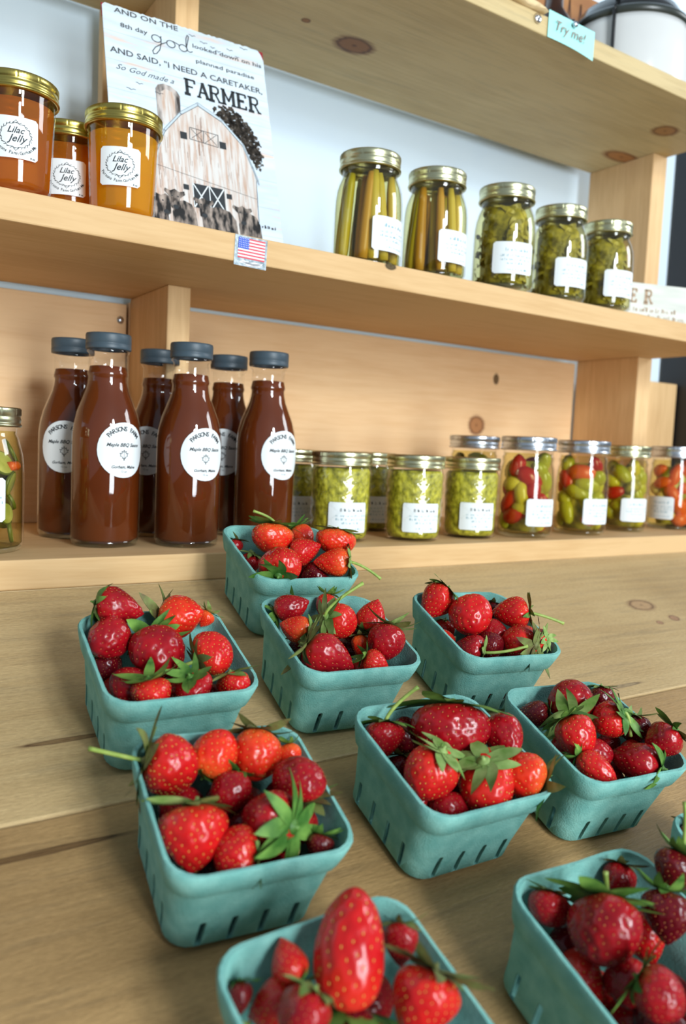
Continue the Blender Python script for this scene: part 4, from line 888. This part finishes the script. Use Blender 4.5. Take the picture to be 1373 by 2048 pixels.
BERRIES=[
('A',(0.3587,-0.0719,-0.0909),(-0.254,-0.191,-0.948),0.0293,0.0378,'O',(0.3453,-0.0568,-0.0657),'broad orange-red strawberry with an upright stem and purple bruise'),
('A',(0.4034,-0.0521,-0.0915),(0.218,-0.624,-0.75),0.025,0.022,'O',None,'orange-red strawberry peeping out behind the broad bruised one'),
('A',(0.3821,-0.0952,-0.0995),(0.821,-0.428,0.378),0.0309,0.0253,'R',None,'smooth light red strawberry with its tip pointing up'),
('A',(0.4125,-0.0987,-0.0919),(-0.264,-0.174,-0.949),0.0248,0.0353,'O',None,'orange-red strawberry with spiky green cap by the far rim'),
('A',(0.3437,-0.1167,-0.1075),(0.482,0.687,0.545),0.032,0.0356,'R',None,'red strawberry showing its open star-shaped green cap'),
('A',(0.3973,-0.1175,-0.1078),(-0.846,0.532,-0.044),0.0342,0.0259,'O',(0.4354,-0.1434,-0.1214),'orange strawberry on its side, long thin stem over the rim'),
('A',(0.3977,-0.0746,-0.1239),(0.55,0.032,0.835),0.0185,0.0194,'D',None,'small dark red strawberry wedged at the near rim'),
('A',(0.3347,-0.0427,-0.1027),(-0.253,-0.21,-0.945),0.0173,0.0145,'D',None,'tiny shaded strawberry with dry brown cap in the far corner'),
('A',(0.3459,-0.0533,-0.116),(-0.257,0.165,-0.952),0.0192,0.0192,'D',None,'shaded strawberry with leafy cap at the long side'),
('B',(0.1799,-0.1795,-0.1229),(0.91,-0.343,-0.232),0.035,0.0272,'D',None,'glossy dark red strawberry lying sideways, curled green cap'),
('B',(0.1687,-0.1912,-0.1412),(-0.862,-0.426,-0.275),0.0313,0.0292,'D',None,'round dark red strawberry without cap by the side rim'),
('B',(0.2252,-0.1867,-0.1304),(0.615,-0.738,0.278),0.034,0.0325,'O',None,'large orange strawberry with brownish spiky cap'),
('B',(0.1974,-0.2107,-0.1503),(-0.111,-0.874,-0.473),0.0363,0.0391,'D',None,'biggest dark red strawberry, in the middle, with a scar'),
('B',(0.2319,-0.2281,-0.1486),(0.934,-0.026,0.356),0.026,0.0295,'R',(0.2031,-0.2176,-0.1609),'bright red strawberry with pale curved stem lying across it'),
('B',(0.2384,-0.2492,-0.168),(0.176,-0.305,-0.936),0.0199,0.0247,'R',None,'small red near-corner strawberry under a tall pale cap'),
('B',(0.175,-0.2219,-0.1674),(-0.787,0.414,0.458),0.0303,0.0269,'D',None,'dark red strawberry tucked low by the side rim'),
('B',(0.1807,-0.2454,-0.1667),(0.192,-0.019,-0.981),0.0215,0.028,'R',None,'red strawberry at the near rim under broad pale sepals'),
('B',(0.2103,-0.2475,-0.1681),(0.405,0.172,-0.898),0.0247,0.0254,'D',None,'dark strawberry almost covered by its own leafy cap'),
('B',(0.1697,-0.1841,-0.1643),(-0.059,-0.266,-0.962),0.0212,0.0212,'M',None,'shaded maroon strawberry low beside the rim'),
('B',(0.2474,-0.1751,-0.1375),(-0.57,-0.139,-0.81),0.0131,0.0138,'O',None,'orange strawberry hidden but for its pale green cap'),
('C',(0.3204,-0.1825,-0.1318),(0.685,-0.601,0.412),0.0291,0.0242,'D',None,'deep red strawberry with dark leaves against the far corner'),
('C',(0.3576,-0.1756,-0.1354),(-0.211,-0.093,-0.973),0.0212,0.0195,'R',None,'red strawberry at the far rim behind the star-shaped cap'),
('C',(0.3502,-0.2073,-0.1409),(0.929,0.082,-0.362),0.0305,0.0289,'R',(0.361,-0.2222,-0.1077),'bright red strawberry wearing a wide star-shaped cap'),
('C',(0.3831,-0.2057,-0.1389),(0.449,0.127,0.885),0.0298,0.0256,'R',None,'red strawberry tipped up, cap at its lower side'),
('C',(0.3097,-0.205,-0.1436),(-0.694,0.675,0.251),0.0249,0.0226,'O',None,'small orange strawberry beside the side rim'),
('C',(0.375,-0.2371,-0.1532),(-0.509,-0.208,-0.836),0.0293,0.0308,'D',None,'shiny dark red strawberry at the right side'),
('C',(0.3216,-0.2389,-0.1588),(0.804,-0.432,-0.407),0.0414,0.0316,'D',None,'large lumpy dark red strawberry at the near rim'),
('C',(0.3602,-0.2467,-0.1677),(0.69,-0.47,-0.551),0.0239,0.02,'R',None,'small red strawberry with a drooping pale cap, near rim'),
('C',(0.3657,-0.2162,-0.1612),(-0.1,-0.228,-0.968),0.0194,0.0161,'O',None,'slim orange strawberry squeezed in the middle'),
('C',(0.3225,-0.1898,-0.1664),(-0.241,-0.149,-0.959),0.0177,0.0161,'M',None,'shaded maroon strawberry low at the side'),
('D',(0.4648,-0.1881,-0.1374),(-0.657,0.136,-0.742),0.0342,0.0306,'R',None,'red far-corner strawberry, cap leaning over the rim'),
('D',(0.4819,-0.2175,-0.1447),(-0.299,-0.772,-0.561),0.0353,0.0371,'R',None,'large red strawberry with creased face, no visible cap'),
('D',(0.5287,-0.2183,-0.145),(-0.71,0.702,-0.061),0.0347,0.0301,'R',(0.5668,-0.2482,-0.152),'speckled red strawberry with a curling stem beyond the rim'),
('D',(0.4793,-0.1849,-0.1646),(-0.231,-0.088,-0.969),0.0202,0.0202,'R',None,'red strawberry half hidden by the long side'),
('D',(0.4669,-0.2343,-0.1679),(-0.627,0.759,0.174),0.0257,0.0266,'D',(0.5059,-0.2637,-0.1631),'dark red strawberry whose hairy stem arches across'),
('D',(0.515,-0.2454,-0.1648),(-0.229,0.973,-0.019),0.0334,0.0316,'R',None,'red strawberry under pale frilly cap, near side'),
('D',(0.5385,-0.1845,-0.1513),(-0.325,-0.176,-0.929),0.0165,0.0174,'M',None,'maroon strawberry glimpsed at the far rim'),
('D',(0.5319,-0.2505,-0.1637),(-0.152,0.937,-0.316),0.0213,0.0204,'R',None,'near-corner strawberry nearly covered by its pale cap'),
('E',(0.3159,-0.3199,-0.1949),(-0.329,-0.386,-0.862),0.0246,0.0266,'D',(0.3387,-0.325,-0.1602),'twin-lobed dark strawberry, stem rising past the far rim'),
('E',(0.3579,-0.3385,-0.1893),(-0.347,-0.348,-0.871),0.0366,0.0488,'D',None,'very wide ridged strawberry with a broad green cap'),
('E',(0.389,-0.3597,-0.1922),(-0.231,-0.862,-0.452),0.0332,0.0284,'D',None,'plump dark pink strawberry without visible cap'),
('E',(0.3192,-0.3647,-0.2019),(-0.214,0.36,-0.908),0.0363,0.0332,'R',None,'bright red strawberry with a small star cap'),
('E',(0.3591,-0.3748,-0.2119),(0.365,0.121,-0.923),0.036,0.0405,'R',None,'red strawberry with a large ragged square cap'),
('E',(0.3859,-0.3794,-0.2095),(-0.763,0.589,0.267),0.0293,0.0313,'O',None,'orange near-corner strawberry dotted with yellow seeds'),
('E',(0.327,-0.3244,-0.2161),(-0.19,-0.331,-0.924),0.0202,0.0202,'M',None,'shaded maroon strawberry deep under the long side'),
('F',(0.4581,-0.3184,-0.1982),(-0.802,0.598,-0.009),0.0253,0.0215,'M',None,'dark maroon strawberry at the long side, far end'),
('F',(0.4852,-0.3325,-0.1871),(0.641,0.602,0.476),0.0323,0.0346,'D',None,'dark strawberry topped by a big open pale cap'),
('F',(0.4965,-0.3581,-0.1965),(-0.42,0.685,-0.595),0.0263,0.0271,'R',(0.5063,-0.3715,-0.206),'orange-red strawberry with a star cap and thin stem'),
('F',(0.4537,-0.3652,-0.1992),(0.152,-0.601,-0.785),0.0301,0.0279,'R',None,'red strawberry with bright leaves against the long side'),
('F',(0.5251,-0.3282,-0.1934),(-0.175,-0.226,-0.958),0.0209,0.0209,'M',None,'almost black strawberry at the far rim'),
('F',(0.4531,-0.3856,-0.2171),(0.336,-0.767,-0.548),0.0313,0.0202,'R',None,'long narrow red strawberry at the near side'),
('F',(0.4947,-0.3847,-0.2182),(-0.482,0.874,0.063),0.0383,0.0297,'D',None,'large dark red strawberry under a crinkled leafy cap'),
('F',(0.5172,-0.3894,-0.2063),(-0.71,0.369,-0.599),0.0279,0.0272,'D',None,'glossy dark strawberry near the right rim'),
('F',(0.5212,-0.3643,-0.2057),(-0.203,-0.236,-0.95),0.0207,0.023,'M',None,'very dark strawberry in the shade of the right side'),
('F',(0.5163,-0.3451,-0.2237),(-0.214,-0.255,-0.943),0.0172,0.0172,'D',None,'dark red strawberry low in the middle'),
('G',(0.1672,-0.3181,-0.1864),(0.872,-0.44,-0.213),0.0307,0.0359,'R',(0.1273,-0.2935,-0.1775),'shiny red strawberry, long stem poking over the rim'),
('G',(0.1952,-0.3166,-0.1839),(0.486,-0.051,0.872),0.0289,0.0271,'O',None,'orange-red strawberry with shoulders against the far rim'),
('G',(0.2212,-0.3195,-0.189),(-0.392,-0.465,-0.794),0.0302,0.0296,'O',None,'round orange strawberry thick with yellow seeds, cap behind'),
('G',(0.242,-0.3214,-0.1923),(-0.148,-0.341,-0.928),0.0154,0.0154,'O',None,'orange strawberry showing only its edge by the far rim'),
('G',(0.1981,-0.3319,-0.2028),(-0.556,-0.483,-0.677),0.0254,0.0243,'D',None,'dark red strawberry in the central hollow'),
('G',(0.1641,-0.3604,-0.2093),(-0.256,-0.465,-0.848),0.0351,0.0361,'R',None,'biggest bright red strawberry, near left, with pointed cap'),
('G',(0.1813,-0.3762,-0.2151),(-0.902,0.43,-0.034),0.0234,0.0271,'R',None,'red strawberry lying sideways at the near rim'),
('G',(0.2325,-0.3501,-0.1936),(-0.152,0.143,0.978),0.025,0.0308,'D',None,'dark red strawberry with leaves sticking over the right rim'),
('G',(0.2049,-0.3651,-0.2063),(-0.416,0.905,-0.088),0.0356,0.0351,'D',None,'large dark strawberry with a sprawling bruised cap'),
('G',(0.23,-0.3805,-0.2219),(-0.353,-0.318,-0.88),0.0154,0.0154,'M',None,'small maroon strawberry at the near right corner'),
('H',(0.2022,-0.4539,-0.2278),(0.297,0.365,0.882),0.0502,0.0333,'R',None,'tall upright strawberry, the largest of all'),
('H',(0.178,-0.4393,-0.2351),(-0.004,0.749,0.663),0.0207,0.018,'R',None,'shaded strawberry with a flat green leaf'),
('H',(0.2351,-0.4492,-0.2397),(-0.291,-0.457,-0.84),0.0194,0.017,'D',None,'dark strawberry behind the tall one by the right rim'),
('H',(0.2203,-0.4837,-0.2429),(-0.629,-0.176,-0.757),0.0299,0.0308,'R',None,'glossy red strawberry below a bushy cap'),
('H',(0.1681,-0.4698,-0.2378),(-0.628,-0.152,-0.763),0.0209,0.023,'D',None,'dark strawberry at the lower edge of the photo'),
('H',(0.1544,-0.4386,-0.2451),(-0.229,-0.541,-0.809),0.0133,0.0119,'M',None,'small maroon strawberry by the left rim'),
('H',(0.1971,-0.4677,-0.254),(0.447,0.711,0.542),0.0177,0.0177,'M',(0.1512,-0.4457,-0.2509),'maroon strawberry under the tall one, long pale stem'),
('I',(0.3324,-0.4549,-0.2468),(-0.544,-0.337,-0.768),0.0175,0.0246,'D',None,'dark red strawberry by the far left corner'),
('I',(0.339,-0.4864,-0.2439),(-0.57,-0.417,-0.708),0.0331,0.0378,'D',(0.3479,-0.4779,-0.2188),'large plump dark pink strawberry with upright stem'),
('I',(0.3381,-0.5217,-0.2569),(0.3,-0.885,-0.357),0.0241,0.025,'D',None,'dark pink strawberry with pale sepals by the long side'),
('I',(0.383,-0.4927,-0.2462),(-0.353,-0.326,-0.877),0.027,0.027,'M',None,'maroon strawberry at the right edge of the photo'),
('I',(0.3904,-0.4559,-0.2452),(-0.421,-0.187,-0.887),0.0187,0.0187,'D',None,'dark red strawberry against the far rim'),
('I',(0.407,-0.4796,-0.2335),(-0.56,-0.046,-0.827),0.0239,0.0256,'M',(0.4152,-0.4773,-0.1949),'maroon strawberry with a bushy cap and tall stem'),
('J',(0.4715,-0.4514,-0.2457),(-0.538,-0.021,-0.843),0.0225,0.0245,'D',None,'dark strawberry just inside the corner'),
]
FILLERS=[('A', (0.3883, -0.1003, -0.1252), 0.0139),
('A', (0.3767, -0.078, -0.1215), 0.0133),
('B', (0.2082, -0.2204, -0.1806), 0.0127),
('B', (0.2327, -0.2248, -0.1864), 0.0122),
('B', (0.1715, -0.2005, -0.1792), 0.012),
('B', (0.2194, -0.1987, -0.1814), 0.011),
('C', (0.3779, -0.1847, -0.1546), 0.0118),
('C', (0.3415, -0.2227, -0.1717), 0.0113),
('C', (0.3189, -0.2091, -0.1712), 0.0118),
('C', (0.3645, -0.1979, -0.1683), 0.0112),
('C', (0.3622, -0.2269, -0.1829), 0.0134),
('C', (0.3341, -0.2144, -0.2014), 0.0125),
('D', (0.4902, -0.2339, -0.1668), 0.0115),
('D', (0.5077, -0.2178, -0.1641), 0.0134),
('D', (0.4657, -0.2017, -0.1719), 0.0121),
('D', (0.5148, -0.1888, -0.1679), 0.0134),
('D', (0.5221, -0.2164, -0.1811), 0.0114),
('D', (0.4863, -0.2351, -0.1896), 0.0128),
('D', (0.5252, -0.1924, -0.1884), 0.0127),
('D', (0.5014, -0.2321, -0.2078), 0.0116),
('E', (0.339, -0.3133, -0.1983), 0.012),
('E', (0.3331, -0.3694, -0.2292), 0.0136),
('E', (0.3594, -0.3426, -0.2206), 0.0116),
('E', (0.325, -0.3475, -0.2251), 0.0124),
('E', (0.3658, -0.3507, -0.2413), 0.0123),
('F', (0.4721, -0.3673, -0.2159), 0.0128),
('F', (0.5143, -0.3704, -0.2245), 0.0116),
('F', (0.473, -0.3427, -0.221), 0.0132),
('F', (0.4869, -0.3669, -0.2406), 0.0145),
('G', (0.2288, -0.3553, -0.2182), 0.0121),
('G', (0.2314, -0.3336, -0.2131), 0.0111),
('G', (0.2056, -0.3414, -0.2205), 0.0111),
('G', (0.1656, -0.3366, -0.2211), 0.0113),
('G', (0.2032, -0.3132, -0.2167), 0.0119),
('G', (0.1772, -0.3054, -0.2201), 0.0143),
('G', (0.2178, -0.3568, -0.2405), 0.0133),
('G', (0.1847, -0.3498, -0.2385), 0.0136),
('G', (0.2221, -0.31, -0.228), 0.0127),
('H', (0.1682, -0.4437, -0.2512), 0.0116),
('H', (0.2224, -0.4425, -0.2682), 0.0126),
('I', (0.3801, -0.5225, -0.2738), 0.0111),
('I', (0.3508, -0.4953, -0.2719), 0.0118),
('I', (0.388, -0.4768, -0.2686), 0.0134),
('I', (0.3531, -0.5137, -0.285), 0.0139),
('I', (0.3372, -0.4772, -0.2765), 0.0137),
('I', (0.3476, -0.4568, -0.2712), 0.0117),
('I', (0.3808, -0.4992, -0.2875), 0.0111),
('I', (0.36, -0.4942, -0.2976), 0.013),
('I', (0.3569, -0.4694, -0.2953), 0.0117),
('J', (0.5295, -0.457, -0.2494), 0.0136),
('J', (0.5096, -0.4918, -0.2715), 0.0117),
('J', (0.5348, -0.4796, -0.269), 0.012),
('J', (0.4764, -0.4741, -0.2687), 0.0142),
('J', (0.5056, -0.4633, -0.265), 0.0143),
('J', (0.4863, -0.4996, -0.2803), 0.0141),
('J', (0.5286, -0.5103, -0.286), 0.013),
('J', (0.5022, -0.4947, -0.298), 0.0119),
('J', (0.5246, -0.4683, -0.2935), 0.014),
('J', (0.5274, -0.4941, -0.3037), 0.0127)]
for (b, P, dr, ln_, wd, c, stem, ds) in BERRIES:
    berry(P, dr, ln_, wd, c, stem, ds+' '+WHERE[b], 'strawberries '+WHERE[b], cal=not ('without' in ds or 'no visible' in ds))
for b, P, r in FILLERS:
    d = (BR.uniform(-1, 1), BR.uniform(-1, 1), BR.uniform(-1, .3))
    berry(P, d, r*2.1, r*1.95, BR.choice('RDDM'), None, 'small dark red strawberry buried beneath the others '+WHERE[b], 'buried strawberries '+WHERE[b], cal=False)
